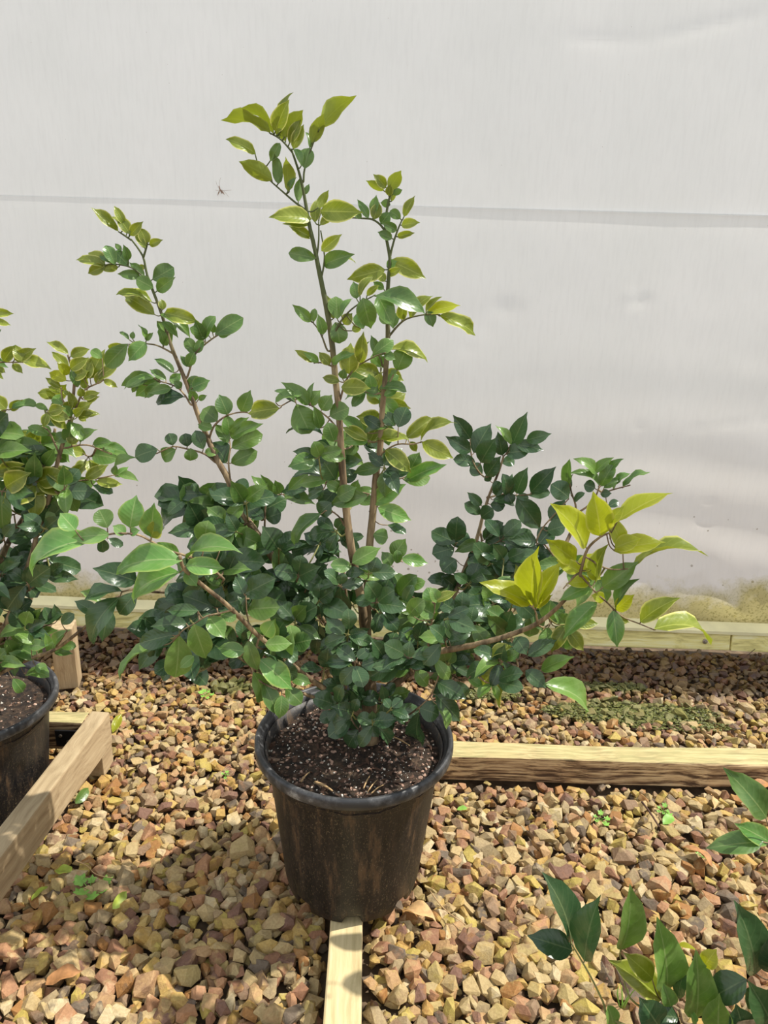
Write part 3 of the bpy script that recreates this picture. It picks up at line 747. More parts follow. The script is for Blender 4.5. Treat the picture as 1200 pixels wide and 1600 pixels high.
# ------------------------------------------------------------------ the central potted shrub
YC = POT_C.y
root = empty('potted_shrub', POT_C, label='tall many-stemmed evergreen shrub in the black pot at the centre, on the pale batten', cat='potted plant')
make_pot(root)
pl = Plant(root)
def Yl(pts, y0, y1): return [(a, b, y0 + (y1 - y0) * i / (len(pts) - 1)) for i, (a, b) in enumerate(pts)]
base = (576, 1150)
pl.poly([(578, 1158, YC + .010), (577, 1120, YC + .012), (578, 1080, YC + .015), (577, 1045, YC + .018)], 14, 10, BARK, 'trunk', 12, 0.08)
pl.poly([(577, 1060, YC + .016), (574, 1000, YC + .02), (574, 930, YC + .022), (577, 860, YC + .025), (583, 795, YC + .03), (588, 740, YC + .03), (594, 700, YC + .03), (597, 645, YC + .03), (601, 600, YC + .03), (606, 530, YC + .03), (605, 480, YC + .03), (607, 436, YC + .03), (609, 403, YC + .03), (602, 359, YC + .03), (606, 320, YC + .03), (612, 298, YC + .03)], 7.22, 1.44, BARK, 'stem')
pl.poly([(577, 1075, YC + .016), (570, 1000, YC + .01), (565, 942, YC + .0), (551, 870, YC - .01), (541, 800, YC - .015), (534, 720, YC - .02), (530, 650, YC - .02), (524, 590, YC - .02), (518, 530, YC - .02), (508, 470, YC - .02), (500, 430, YC - .02), (491, 385, YC - .02), (483, 350, YC - .02), (477, 315, YC - .02), (472, 288, YC - .02), (465, 262, YC - .02), (455, 233, YC - .02)], 7.65, 1.53, BARK, 'stem')
pl.poly([(576, 1080, YC + .02), (552, 1030, YC + .035), (530, 995, YC + .05), (502, 962, YC + .06), (470, 925, YC + .075), (444, 897, YC + .08), (407, 842, YC + .09), (372, 790, YC + .10), (356, 748, YC + .10), (338, 716, YC + .105), (326, 688, YC + .11), (312, 655, YC + .11), (295, 608, YC + .11), (285, 583, YC + .11), (268, 542, YC + .11), (253, 492, YC + .11), (243, 465, YC + .11), (230, 430, YC + .11), (223, 400, YC + .11), (205, 374, YC + .11)], 7.65, 1.26, BARK, 'stem')
pl.poly([(552, 1025, YC + .035), (543, 975, YC + .045), (541, 930, YC + .05), (536, 880, YC + .055)], 3.40, 1.80, BARK, 'stem')
# right-hand limbs
pl.poly([(577, 1060, YC + .0), (600, 1038, YC - .02), (625, 1029, YC - .035), (670, 1020, YC - .05), (720, 1012, YC - .065), (760, 1003, YC - .08), (797, 992, YC - .09), (838, 975, YC - .11), (870, 950, YC - .125), (900, 915, YC - .135), (908, 890, YC - .14), (918, 858, YC - .145), (938, 839, YC - .15), (955, 832, YC - .155)], 6.38, 1.44, BARK, 'limb')
pl.poly([(640, 1052, YC + .01), (675, 1035, YC + .02), (735, 1005, YC + .04), (773, 976, YC + .06), (815, 940, YC + .09), (850, 905, YC + .12), (873, 872, YC + .14), (893, 830, YC + .16), (905, 800, YC + .17)], 5.10, 2.70, BARK, 'limb')
pl.poly([(590, 1090, YC + .02), (615, 1070, YC + .015), (640, 1052, YC + .01)], 5.95, 5.40, BARK, 'limb')
pl.poly([(605, 1075, YC + .03), (655, 1010, YC + .10), (690, 965, YC + .15), (715, 918, YC + .18), (728, 885, YC + .19), (741, 855, YC + .195), (749, 828, YC + .20), (754, 808, YC + .20), (764, 775, YC + .20), (780, 735, YC + .20), (787, 712, YC + .20)], 5.10, 1.44, BARK, 'limb')
# left-hand front limbs
pl.poly([(577, 1125, YC - .0), (545, 1100, YC - .02), (510, 1078, YC - .04), (470, 1050, YC - .07), (430, 1015, YC - .10), (398, 988, YC - .12), (360, 950, YC - .145), (330, 925, YC - .16), (305, 905, YC - .17), (287, 888, YC - .18), (281, 868, YC - .185)], 4.67, 2.70, BARK, 'limb')
pl.poly([(577, 1130, YC - .005), (540, 1105, YC - .03), (480, 1086, YC - .06), (440, 1068, YC - .09), (400, 1045, YC - .11), (365, 1022, YC - .13)], 3.40, 1.62, BARK, 'limb')
pl.poly([(350, 905, YC - .12), (320, 880, YC - .13), (290, 868, YC - .15), (262, 860, YC - .17), (240, 848, YC - .18), (222, 838, YC - .18), (205, 834, YC - .185), (175, 834, YC - .19), (150, 842, YC - .19), (137, 848, YC - .195)], 2.21, 1.35, BARK, 'limb')
pl.poly([(430, 905, YC + .08), (370, 915, YC + .06), (300, 925, YC + .03), (240, 925, YC + .0), (215, 920, YC - .02), (190, 925, YC - .03)], 2.55, 1.44, BARK, 'limb')
parse_twigs(pl, '''
0: 457,238 440,219 424,209
0: 474,284 476,264 486,233 497,205
0: 480,330 461,316 440,298 420,280 404,261
0: 495,400 498,375 498,345
0: 503,430 507,400 501,360
0: 609,403 615,378 622,358 628,344
0: 602,362 594,351 582,343 566,341 548,340 530,337
0: 606,528 618,513 632,500 650,494 672,491 688,492
-.01: 519,530 527,512 537,496 556,478 586,461
0: 512,548 504,528 497,514 487,502
0: 522,574 505,567 491,567
-.015: 531,626 540,596 556,574 570,565 590,555 603,551
0: 598,572 595,562 590,553
0: 606,602 615,585 621,577
0: 528,670 515,655 500,643 480,630 461,624 440,634
0: 205,375 193,367 185,362
0: 224,402 229,386 231,378
-.01: 234,445 218,427 202,417 182,413 164,414
0: 293,588 304,555 318,540 335,527 347,521
-.01: 268,551 257,545 243,539 228,537 212,535
.01: 298,632 290,619 278,606 262,599 250,596
-.01: 326,690 332,670 343,657 358,648 378,644 392,646
.02: 360,752 357,722 360,700 358,684
-.01: 336,722 324,712 311,706 290,701 270,698 246,708 230,713
.01: 412,845 414,810 416,788 430,775 446,772
0: 577,800 590,790 600,785
-.01: 540,780 560,770 578,772
-.01: 590,715 604,703 622,694 645,694 660,690
.02: 592,760 605,752 625,748 642,742
0: 533,770 516,758 505,752
-.01: 545,850 535,815 520,800 508,798
-.02: 560,905 550,890 545,880
0: 576,895 596,885 613,875 630,878
-.03: 840,976 838,960 833,948
-.01: 903,893 930,925 945,938 962,955 975,965 1000,975 1022,984 1.8 
-.01: 905,893 893,905 880,920
-.01: 915,870 940,885 960,890 988,888
.0: 893,830 900,795 893,770 890,752
.0: 905,800 925,785 935,765 938,750
.0: 943,770 958,765 985,758
.0: 780,735 770,740 756,745 740,724 735,700
.0: 762,778 785,772 808,774 830,772
.0: 870,875 850,850 838,848 848,825 870,800 888,780
.0: 750,830 752,848 735,850 712,848
.0: 797,992 803,1008 807,1030 813,1050 830,1056
-.01: 745,1006 770,1020 790,1025
0: 680,1020 686,1050 680,1070 672,1088 655,1105
0: 750,1005 745,1020 752,1040 735,1058
0: 668,1020 672,985 678,955 680,940
-.01: 365,952 344,958 322,963 303,975 288,983 279,992
0: 405,996 400,1015 402,1030 412,1050
0: 390,1036 402,1060 420,1072 440,1080
0: 462,1042 440,1010 455,1000
0: 392,985 386,960 384,930
.01: 475,930 478,940 455,950
.0: 620,1030 600,1050 580,1075
0: 545,1102 550,1125 560,1140
'''.replace(' 1.8 \n', '\n'))
parse_leaves(pl, '''
423 208 349 189 18 y l; 428 210 372 172 14 y l; 430 206 451 158 24 y; 443 196 458 147 10 y l; 444 215 472 174 26 y; 452 224 470 186 17 y; 458 233 474 196 18 y; 437 214 430 196 10 y; 447 220 433 203 10 y
497 204 554 152 26 y l; 487 224 505 180 21 y; 484 232 477 208 8 g; 476 264 483 233 21 g; 471 260 460 234 11 g; 400 241 355 219 16 y l; 426 282 376 254 24 y; 422 252 437 225 14 g
435 288 429 242 18 g; 450 300 446 247 18 y; 452 300 464 278 8 g; 466 316 469 278 15 g l; 476 304 483 288 8 g; 487 342 423 340 24 y; 482 352 443 350 15 y; 487 372 453 354 16 y; 494 404 453 396 20 g
492 348 497 312 16 y; 497 325 513 298 14 y; 500 330 564 332 32 y; 500 352 524 335 12 y; 548 339 515 345 12 g; 502 392 533 367 18 y; 505 414 552 398 24 g; 508 410 554 412 10 y
600 298 573 283 12 y; 603 293 584 273 17 y; 608 297 626 268 20 y; 607 306 610 288 12 y; 613 304 628 297 10 g; 610 320 595 317 12 g; 612 315 619 291 10 y; 631 339 648 307 13 y; 627 352 655 348 15 y; 621 370 647 364 12 y
626 342 610 330 14 g; 620 360 597 348 14 g; 613 373 591 363 14 g; 595 350 609 332 18 g; 584 343 592 317 18 y; 583 337 588 306 14 g; 576 341 559 313 12 g; 565 341 551 329 10 g; 609 407 663 434 27 y; 604 416 620 408 14 G; 606 430 628 420 12 y
602 421 545 436 27 y; 602 440 590 424 14 y; 600 452 584 441 12 g; 557 467 552 441 18 g; 562 463 584 434 12 y; 573 462 592 446 10 y; 586 462 660 490 27 g l; 590 461 613 511 28 g; 567 465 579 511 30 g; 628 500 632 469 16 y; 640 496 676 464 16 y
666 489 717 478 18 Y; 667 486 676 510 18 g; 665 488 690 465 9 y; 686 493 740 523 21 y l; 610 504 593 493 14 g; 615 513 627 490 10 g
522 498 511 463 20 y; 527 499 525 465 24 g r; 533 494 551 468 10 g; 537 507 550 490 18 y; 524 503 530 535 26 g r; 550 517 565 510 13 y; 487 503 458 477 16 g; 490 503 492 483 10 g; 505 523 497 492 16 g; 568 514 557 492 18 g
491 566 462 548 13 y; 498 566 475 551 12 g; 516 570 499 551 16 y; 520 570 553 553 14 g; 546 585 548 538 34 y; 563 568 568 520 20 y; 563 567 577 535 9 g; 582 555 613 533 20 g; 590 553 580 525 14 g; 600 553 617 561 14 g; 605 545 665 566 18 y l; 620 579 635 546 28 g r; 620 579 610 584 8 g
531 596 505 590 14 y; 535 592 538 577 14 g; 533 605 577 607 26 y; 570 611 540 624 11 g; 572 611 551 634 14 g; 581 609 577 585 20 G; 587 611 596 583 18 y; 605 596 623 587 22 G; 592 607 633 612 14 g; 600 618 620 611 12 G; 570 609 596 613 22 G; 592 622 624 651 24 G
483 633 441 599 20 g; 483 633 500 611 20 g; 502 641 518 618 26 g; 515 650 544 638 26 g; 463 631 483 675 38 g r; 461 629 430 612 12 g; 485 630 491 599 9 g; 500 670 490 635 16 g; 522 690 512 662 22 g; 505 680 450 678 12 d; 568 674 532 651 18 g; 568 652 592 668 18 d r; 618 665 600 646 18 d r
622 668 635 638 25 d r; 635 685 677 653 26 y; 657 691 712 663 14 y; 659 691 706 715 27 y; 607 667 570 678 12 g; 640 688 581 691 18 y; 575 688 536 668 20 y; 575 690 534 690 16 G; 640 690 650 705 12 y
''')
parse_leaves(pl, '''
185 362 144 326 17 y l; 199 363 174 341 10 y; 203 366 185 339 18 y; 195 351 179 323 13 y; 203 368 223 347 15 y; 228 387 211 365 11 y; 230 382 218 356 18 y; 233 382 254 375 12 y; 226 388 222 376 9 y
166 415 121 407 15 y; 165 416 139 427 17 y; 164 413 139 396 23 y; 180 414 166 385 17 g; 175 411 158 398 12 g; 185 417 158 421 13 y; 202 416 180 393 17 g; 190 392 180 381 8 g; 201 407 193 383 12 g; 226 431 203 411 13 g; 219 431 185 428 15 g; 228 418 216 418 9 y
240 450 214 436 20 g r; 238 437 270 419 27 g r; 245 455 273 434 20 g; 242 492 196 463 27 y; 238 472 184 462 13 y l; 255 484 252 468 12 y; 257 489 309 503 25 y; 250 491 295 529 18 g; 245 501 268 540 17 g; 252 503 277 527 12 g; 255 540 248 515 11 g; 256 540 262 525 12 g; 267 513 277 510 9 g
294 573 282 556 11 g; 294 573 303 552 15 g; 304 552 290 540 9 g; 307 552 317 529 15 g; 304 550 291 529 16 g; 318 532 305 501 21 g; 320 530 336 496 16 g; 327 525 298 513 16 g; 332 520 335 506 10 g; 336 523 378 498 25 g; 340 518 359 523 20 g
228 535 202 563 27 G; 228 534 216 508 7 g l; 228 532 239 520 9 g; 207 530 208 518 8 g; 202 531 187 520 6 g l; 200 537 167 571 25 g; 196 540 180 552 14 y
237 586 192 602 22 g; 242 590 196 608 11 g; 250 591 214 618 24 g; 250 598 227 621 18 g; 216 598 207 613 9 g; 268 606 232 614 15 g; 288 620 246 628 20 d; 272 583 242 562 12 g; 260 594 235 578 13 g; 268 598 282 584 18 G; 290 603 316 596 22 g; 300 606 327 595 22 G; 276 600 266 588 12 g; 304 628 298 608 15 g; 310 624 323 618 9 g; 284 606 272 596 14 g
332 670 310 663 19 g; 340 658 318 640 27 g; 336 655 320 650 16 d; 356 648 343 618 26 g; 377 644 391 611 24 g; 437 638 390 646 32 y; 430 630 470 618 14 g; 357 692 337 664 18 g; 360 682 354 648 22 g; 361 676 388 653 14 g; 361 684 409 663 22 g; 362 700 408 680 27 g r; 361 724 400 706 24 g r; 354 724 333 693 30 d r
318 702 306 674 20 d; 320 708 342 705 16 g; 293 698 290 678 32 d r; 270 696 264 678 30 d r; 247 702 213 714 26 d r; 213 715 180 742 9 g l; 275 702 254 714 22 g r; 298 700 297 719 32 g r
372 784 324 758 32 d; 324 772 284 772 22 d; 344 790 291 786 26 g; 308 768 301 756 12 d; 292 780 264 802 16 d; 376 782 404 768 16 d; 364 758 388 764 26 d r; 380 800 406 792 26 d r
417 782 393 760 12 g l; 422 778 394 745 16 g l; 427 777 408 743 17 g; 437 772 430 751 18 g; 440 768 477 765 18 d; 443 773 491 788 20 g; 412 811 396 798 18 d r; 415 810 438 802 24 d r; 455 768 478 775 14 d
508 745 460 746 13 d l; 524 750 507 723 25 d; 512 749 468 757 19 g; 510 755 530 765 20 g; 513 697 485 701 17 g; 525 722 498 699 15 g; 505 765 483 778 13 d; 518 785 500 803 24 d r; 502 802 463 850 20 g l; 520 798 502 804 10 g; 575 775 518 788 26 g
583 787 632 758 28 G; 590 793 640 812 27 G; 527 777 556 762 26 g; 637 750 695 727 26 G; 623 747 613 717 26 g; 642 733 655 708 26 g; 630 750 670 747 24 g; 602 703 640 737 26 y; 583 835 605 840 24 g r; 605 820 633 833 13 d; 613 870 633 843 27 g; 627 873 667 880 20 G
622 880 620 860 14 g; 612 884 597 863 20 g; 550 880 593 857 26 g; 553 887 600 883 18 g; 557 897 597 903 18 g; 550 884 518 883 20 g; 622 930 650 900 25 g r; 633 940 645 915 16 d r; 597 940 607 907 30 d r; 530 873 487 843 18 g; 530 870 482 868 13 d; 530 874 493 885 13 d; 535 905 508 907 24 d r
''')
parse_leaves(pl, '''
735 686 709 650 23 d p; 736 706 698 683 23 d p; 743 723 710 718 19 d; 740 708 766 664 30 d p; 751 723 774 686 30 d p; 754 740 736 728 20 d r; 760 744 782 714 25 d p; 766 752 760 742 12 d; 785 712 778 676 21 d p; 798 696 775 666 13 g; 800 696 823 646 25 d p; 822 688 860 678 20 d p
790 708 827 706 24 d p; 805 694 847 703 20 d p; 784 724 803 720 17 d; 790 774 785 742 16 d; 793 774 800 742 22 d; 807 771 824 732 24 d p; 829 770 867 731 28 d p; 780 776 774 752 16 d; 806 776 825 778 11 d; 807 777 843 825 34 d p; 825 774 858 770 15 d; 889 778 862 758 27 d; 860 814 882 782 26 d
752 790 731 770 15 d; 751 804 727 787 18 d; 752 809 770 796 22 d r; 766 788 788 790 19 d r; 770 781 803 791 13 d; 790 770 800 786 16 d; 770 770 790 760 16 d
712 846 715 809 27 d r; 712 848 676 831 25 d r; 710 856 677 865 27 d r; 713 874 692 892 30 d r; 750 846 712 862 19 g; 712 852 730 834 22 d r; 740 850 705 845 20 d; 758 848 807 830 31 d p; 756 844 785 818 17 d; 758 852 774 896 27 d p; 742 856 742 878 16 d; 839 846 798 844 22 d p; 842 850 862 828 26 d r; 855 830 882 822 24 d
838 852 812 868 24 d r; 870 860 850 880 26 d r; 862 905 853 916 26 g r
887 760 890 719 17 g l; 892 774 896 742 8 d l; 930 740 897 718 15 g; 936 760 892 741 13 g; 928 740 958 716 14 g; 939 760 958 728 21 g; 950 738 974 718 10 g l; 943 763 971 749 13 g; 958 765 987 741 9 g l; 973 762 1014 739 9 g l; 930 763 913 758 18 d r; 938 772 955 771 13 d; 950 792 966 784 12 d; 898 785 913 771 9 d
916 855 862 790 34 Y; 938 838 927 771 42 Y; 900 877 855 844 32 Y; 951 817 974 792 18 Y; 962 816 1047 773 25 Y; 974 858 947 801 24 Y; 958 861 1036 848 28 Y; 960 856 1000 842 26 Y; 987 887 1101 871 15 y l; 930 909 950 853 22 y; 941 918 996 879 32 g; 905 893 871 876 22 Y
905 893 930 865 24 Y; 922 909 886 912 20 Y; 927 915 876 938 22 G; 933 941 882 996 30 G; 958 953 964 1009 26 g; 962 953 998 907 15 g; 962 953 990 930 22 Y; 955 966 982 972 13 y; 1000 972 1060 936 27 y; 1022 983 1106 1007 19 y; 918 890 938 905 22 Y; 945 936 925 930 18 Y
832 950 842 858 38 Y; 829 945 753 912 28 Y; 835 944 876 880 30 Y; 822 925 806 884 22 Y; 825 944 790 936 16 Y; 838 950 863 930 13 Y; 833 946 850 905 26 Y
824 1025 868 1001 23 d p; 845 1047 895 1027 22 g p; 821 1047 852 1074 24 d p; 849 1069 911 1112 30 g p; 807 1044 781 1069 26 Y; 813 1052 784 1106 14 y; 805 995 822 1022 26 d; 776 1041 753 1078 20 y; 771 1039 731 1057 20 d; 731 1059 755 1074 14 G; 775 1012 790 1040 20 g; 800 1010 765 1030 14 y
683 1065 727 1091 27 d p; 680 1084 717 1125 28 d p; 683 1100 696 1140 13 g; 655 1106 684 1117 30 d r; 655 1112 657 1157 25 d r; 668 1072 650 1050 20 g; 680 1030 700 1060 18 g; 690 1022 700 1000 22 d r
''')
parse_leaves(pl, '''
285 876 187 897 38 G; 281 894 214 941 33 G; 281 866 236 850 20 G; 292 873 375 866 26 G; 290 884 348 888 32 G; 289 894 307 915 22 G; 215 909 148 889 36 d p; 191 924 134 938 20 d; 186 933 149 1003 30 d p; 215 925 188 958 25 d
310 954 263 954 20 d; 292 974 238 979 25 d p; 270 992 220 1005 30 d p; 251 1008 191 1060 13 g l; 280 992 274 1055 38 g r; 303 975 321 1026 36 g p; 326 964 350 996 29 g p; 344 959 368 967 17 g; 303 1025 282 1043 16 g
387 1001 402 1045 24 g p; 405 1030 454 1075 36 G p; 395 1050 410 1092 25 g; 412 1067 433 1117 25 g p; 440 1086 436 1121 22 g; 446 1075 470 1098 23 g; 455 1058 485 1068 20 g; 414 1008 455 1006 24 g; 453 1050 429 1029 21 g; 382 1018 342 1013 24 g; 457 1006 485 1000 28 g r; 456 1004 453 978 24 g r
384 952 434 949 34 g r; 383 928 428 905 34 d r; 381 928 368 902 22 d; 385 960 372 932 17 d; 366 922 345 935 30 d r; 472 941 433 945 25 g; 470 926 435 917 22 d; 479 932 509 937 32 d r; 474 943 499 961 30 g r; 413 993 428 970 26 G
147 843 57 899 34 G; 172 835 115 840 26 G; 118 829 95 803 32 G; 168 825 155 798 28 g; 203 825 213 776 38 G; 237 840 241 788 34 G; 236 840 246 812 26 y; 196 835 177 822 18 G; 203 833 218 829 14 G; 158 840 161 862 16 d; 168 842 191 852 13 d; 320 848 325 815 32 g r; 345 860 300 850 26 d
560 1045 520 1020 30 g; 575 1050 540 1062 30 d p; 590 1060 610 1035 22 d; 600 1052 640 1040 24 g; 578 1075 545 1068 28 d p; 548 1125 515 1150 26 d; 560 1140 545 1165 24 d; 548 1120 515 1105 26 g; 585 1100 600 1130 20 g; 610 1090 640 1080 24 g; 560 1120 590 1150 22 d
682 985 650 975 24 g; 680 958 668 920 26 g; 680 940 712 925 14 y; 682 975 715 990 24 g; 678 960 645 945 30 g; 700 1000 735 985 22 d; 640 960 662 938 26 g; 685 940 672 918 20 G
''')
for z in [(345, 812, 72, 42, 34, 46, YC + .08, 'ddg'), (400, 892, 62, 46, 32, 42, YC + .05, 'ddg'), (330, 895, 50, 30, 18, 44, YC + .0, 'dg'), (290, 965, 62, 34, 22, 46, YC - .06, 'dd'), (475, 925, 48, 45, 26, 38, YC + .04, 'dd'),
          (430, 1005, 55, 42, 26, 38, YC - .04, 'ddg'), (520, 1010, 48, 45, 26, 34, YC, 'dd'), (640, 955, 62, 36, 32, 34, YC + .05, 'ddg'), (600, 1050, 70, 45, 44, 32, YC - .02, 'dd'), (590, 1108, 72, 26, 40, 28, YC - .01, 'dd'),
          (705, 1000, 62, 42, 36, 34, YC - .02, 'ddg'), (775, 955, 60, 38, 34, 36, YC + .02, 'ddg'), (735, 1045, 55, 30, 18, 32, YC - .05, 'dg'), (560, 730, 42, 55, 20, 34, YC + .07, 'dg'), (530, 860, 36, 48, 14, 30, YC + .05, 'dd'),
          (505, 735, 30, 40, 12, 32, YC + .03, 'dg'), (800, 868, 55, 28, 22, 38, YC + .17, 'dd'), (745, 925, 50, 26, 20, 32, YC + .15, 'dd'), (590, 610, 32, 60, 12, 36, YC + .04, 'gy'), (890, 905, 55, 35, 7, 36, YC + .02, 'gg'), (575, 930, 50, 35, 18, 32, YC + .03, 'dd'), (860, 965, 40, 15, 5, 34, YC - .02, 'yg'), (295, 1010, 40, 22, 6, 40, YC - .03, 'd')]:
    z = list(z); z[4] = int(z[4] * 1.3); pl.zone(*z[:7], list(z[7]))
pl.finish()

# ------------------------------------------------------------------ the potted shrub at the left edge
LY = LPOT_C.y
root = empty('potted_shrub', LPOT_C, label='bushy evergreen shrub in a black pot, cut off by the left edge of the photo', cat='potted plant')
make_pot(root, False, 0.95)
pl = Plant(root)
cx_, cy_, _ = proj(LPOT_C + Vector((0, 0, 0.225)))
pl.poly([(cx_ + 12, cy_ + 5, LY), (cx_ + 14, cy_ - 40, LY), (-22, 1062, LY), (-8, 1010, LY), (10, 978, LY), (28, 930, LY), (45, 885, LY), (55, 850, LY), (66, 810, LY), (80, 768, LY), (90, 722, LY), (99, 690, LY), (110, 650, LY), (116, 600, LY), (112, 575, LY), (106, 555, LY)], 7.65, 1.44, BARK, 'stem')
pl.poly([(-30, 1065, LY + .02), (-25, 960, LY + .04), (0, 880, LY + .06), (12, 850, LY + .07), (27, 825, LY + .08), (50, 785, LY + .09), (66, 742, LY + .09), (78, 710, LY + .09), (86, 670, LY + .09)], 5.95, 2.25, BARK, 'stem')
pl.poly([(-40, 1075, LY), (-62, 960, LY), (-70, 820, LY), (-60, 680, LY), (-45, 560, LY), (-40, 480, LY), (-30, 430, LY)], 6.80, 1.44, BARK, 'stem')
pl.poly([(-35, 1080, LY - .02), (-90, 990, LY - .05), (-150, 900, LY - .06), (-190, 800, LY - .06)], 5.10, 1.80, BARK, 'stem')
pl.poly([(-20, 1062, LY - .02), (12, 1046, LY - .04), (50, 1028, LY - .05), (84, 1016, LY - .06), (115, 994, LY - .07), (148, 966, LY - .08), (160, 948, LY - .085), (188, 930, LY - .09)], 3.57, 1.98, BARK, 'limb')
parse_twigs(pl, '''
0: 117,640 128,615 137,606 150,600 162,594
0: 113,645 98,625 96,605
0: 110,655 100,668 92,655 84,645 70,640
0: 103,700 120,696 140,696 160,704 175,710
0: 95,715 84,690 75,672 60,665
0: 83,765 100,756 118,752 150,748 180,742
0: 80,740 70,712 62,690
0: -45,575 -20,568 0,566 20,566 35,566
0: -45,650 -20,645 0,643 12,640
0: -35,470 -15,480 0,492
0: 60,835 85,820 100,812
0: 40,890 65,870 80,860
0: 25,935 55,915 75,895 90,900
-.02: 84,1016 95,1000 105,985
0: -10,1010 20,1000 50,985 80,975
''')
parse_leaves(pl, '''
107 554 74 535 14 y; 110 557 139 546 16 y; 107 575 82 551 14 y; 110 577 138 560 18 y; 112 590 138 580 18 y; 108 585 90 568 16 Y; 104 595 78 583 18 Y; 95 606 72 591 12 y; 95 614 76 604 12 y; 100 610 106 618 14 y; 122 605 112 580 14 g; 131 592 143 565 18 y
140 592 163 548 24 y; 137 610 138 560 14 y; 152 592 186 569 16 y; 162 594 183 605 12 y; 150 600 165 578 14 y; 160 560 143 548 14 g; 170 545 196 540 14 y; 117 638 108 612 14 y; 130 622 155 614 14 y; 128 620 125 605 12 y; 118 642 143 630 16 y; 124 650 155 648 10 y l; 123 648 134 658 12 y
135 625 155 620 12 y; 98 632 84 620 16 g; 100 640 116 628 14 y; 92 655 75 645 12 g; 96 660 70 660 12 g; 75 680 45 668 14 g; 80 688 48 682 16 g; 112 695 117 670 22 y; 88 690 102 678 20 g; 70 700 20 692 22 g; 68 708 25 702 14 g; 76 702 120 700 16 g; 82 705 108 722 22 g
125 692 152 672 14 g; 145 693 176 692 16 g; 163 697 200 712 16 G; 174 708 196 718 10 g; 55 712 0 700 20 g; 50 725 5 708 16 g; 52 735 20 740 12 g; 60 730 40 712 14 g; 57 745 72 728 10 g; 112 745 133 725 20 y; 133 748 168 727 18 y; 150 752 190 757 16 y; 145 758 175 770 14 d; 120 760 140 770 16 y
178 742 182 726 10 g; 180 745 200 730 12 G; 185 742 215 752 12 g; 90 770 128 780 20 G; 75 770 40 764 18 y; 20 750 48 740 10 g; 60 760 35 772 14 g; 36 565 24 540 18 y; 22 562 55 545 18 y; 33 565 78 577 16 y l; 20 568 35 583 12 y; 5 565 24 540 18 y; -5 575 8 582 10 y; -15 490 20 490 16 y; -10 500 16 508 10 y
10 640 -12 618 22 y; 15 640 35 625 14 y; 18 638 62 634 12 g l; 55 632 75 640 10 g; 0 648 10 640 8 y; 85 775 100 830 22 g; 100 805 68 825 12 y
88 1010 110 985 14 g; 76 1018 70 990 12 g; 85 1018 113 1022 12 g; 95 1010 118 1010 14 g; 60 1000 90 985 14 g; 55 1008 25 990 16 g; 48 1010 75 1008 18 G; 80 1020 86 1000 14 g; 40 1030 15 1020 20 g; 55 1040 75 1050 16 g; 20 1060 35 1080 16 g; 40 1055 75 1058 16 g; 45 990 12 985 14 g; 96 975 115 960 16 d; 60 965 98 960 24 d; 30 960 50 940 14 d
0 950 45 960 16 g; 75 900 120 905 22 d; 78 898 98 882 18 d; 70 895 50 905 16 d; 80 975 70 950 14 d; 90 970 85 945 14 d; 152 960 118 940 20 d p; 158 945 128 925 14 g; 170 950 160 1000 26 d p
''')
for z in [(40, 762, 75, 38, 36, 42, LY, 'dgy'), (35, 840, 62, 42, 36, 38, LY, 'dd'), (25, 905, 50, 40, 26, 36, LY, 'dd'), (40, 985, 50, 35, 20, 34, LY - .03, 'dg'), (20, 1035, 34, 25, 12, 32, LY - .05, 'g'), (85, 715, 60, 35, 20, 36, LY + .03, 'ggy'), (100, 630, 30, 40, 14, 28, LY + .02, 'yyg'), (110, 760, 50, 22, 14, 38, LY + .02, 'dg'), (10, 700, 40, 40, 16, 40, LY, 'gyd'),
          (-70, 700, 60, 120, 60, 42, LY, 'gyd'), (-90, 880, 90, 90, 60, 42, LY, 'dd'), (-170, 840, 60, 60, 30, 42, LY - .05, 'dg'), (-40, 540, 30, 60, 20, 40, LY, 'yg'), (-60, 1000, 70, 40, 30, 36, LY, 'dd')]:
    pl.zone(*z[:7], list(z[7]))
pl.finish()
# the cane pushed into that pot
CANE = simple('bamboo_cane', (0.62, 0.50, 0.33), 0.6)
mb = MB(); A = P(-8, 1048, LY + .03); B = P(62, 905, LY + .03); tube(mb, *smooth_path([A, (A + B) / 2, B], [0.0045, 0.0045, 0.004], 3), 8); cane = mb.build('cane', CANE, root, True, LPOT_C); cane['label'] = 'pale bamboo support cane'

# ------------------------------------------------------------------ the shrub reaching in at the lower right (its pot stands outside the frame)
root = empty('potted_shrub', RPOT_C, label='shrub whose big dark leaves reach in from the lower right corner', cat='potted plant')
make_pot(root, False)
pl = Plant(root)
S = RPOT_C + Vector((0, 0, 0.225))
def stem3(pts, r0, r1, name='stem'):
    Q, R = smooth_path(pts, [r0 + (r1 - r0) * i / (len(pts) - 1) for i in range(len(pts))], 5)
    mb = MB(); tube(mb, [pl.inv @ q for q in Q], R, 8, 0.04)
    for q in Q:
        a, b, _ = proj(q); pl.nodes.append((a, b, q.y, q, len(pl.twigs)))
    pl.twigs.append([name, mb, BARK if r0 > .002 else TWIG])
nA = P(1090, 1604, .66); nB = P(1215, 1530, .66); nC = P(1215, 1312, .70); nD = P(955, 1592, .66)
top = S + Vector((-.01, .0, .30))
stem3([S, S + Vector((0, 0, .12)), top, top + Vector((.0, .03, .10)), top + Vector((-.02, .05, .19))], .009, .003)
stem3([S, S + Vector((-.03, .05, .09)), (S + nB) / 2 + Vector((0, .03, .10)), nB], .005, .0018, 'limb')
stem3([S + Vector((0, 0, .05)), S + Vector((-.03, .10, .10)), (S + nC) / 2 + Vector((0, .03, .12)), nC], .005, .0018, 'limb')
stem3([S, S + Vector((-.08, .04, .08)), (S + nA) / 2 + Vector((-.02, .03, .06)), nA, P(1060, 1577, .67), P(1036, 1565, .68)], .005, .0013, 'limb')
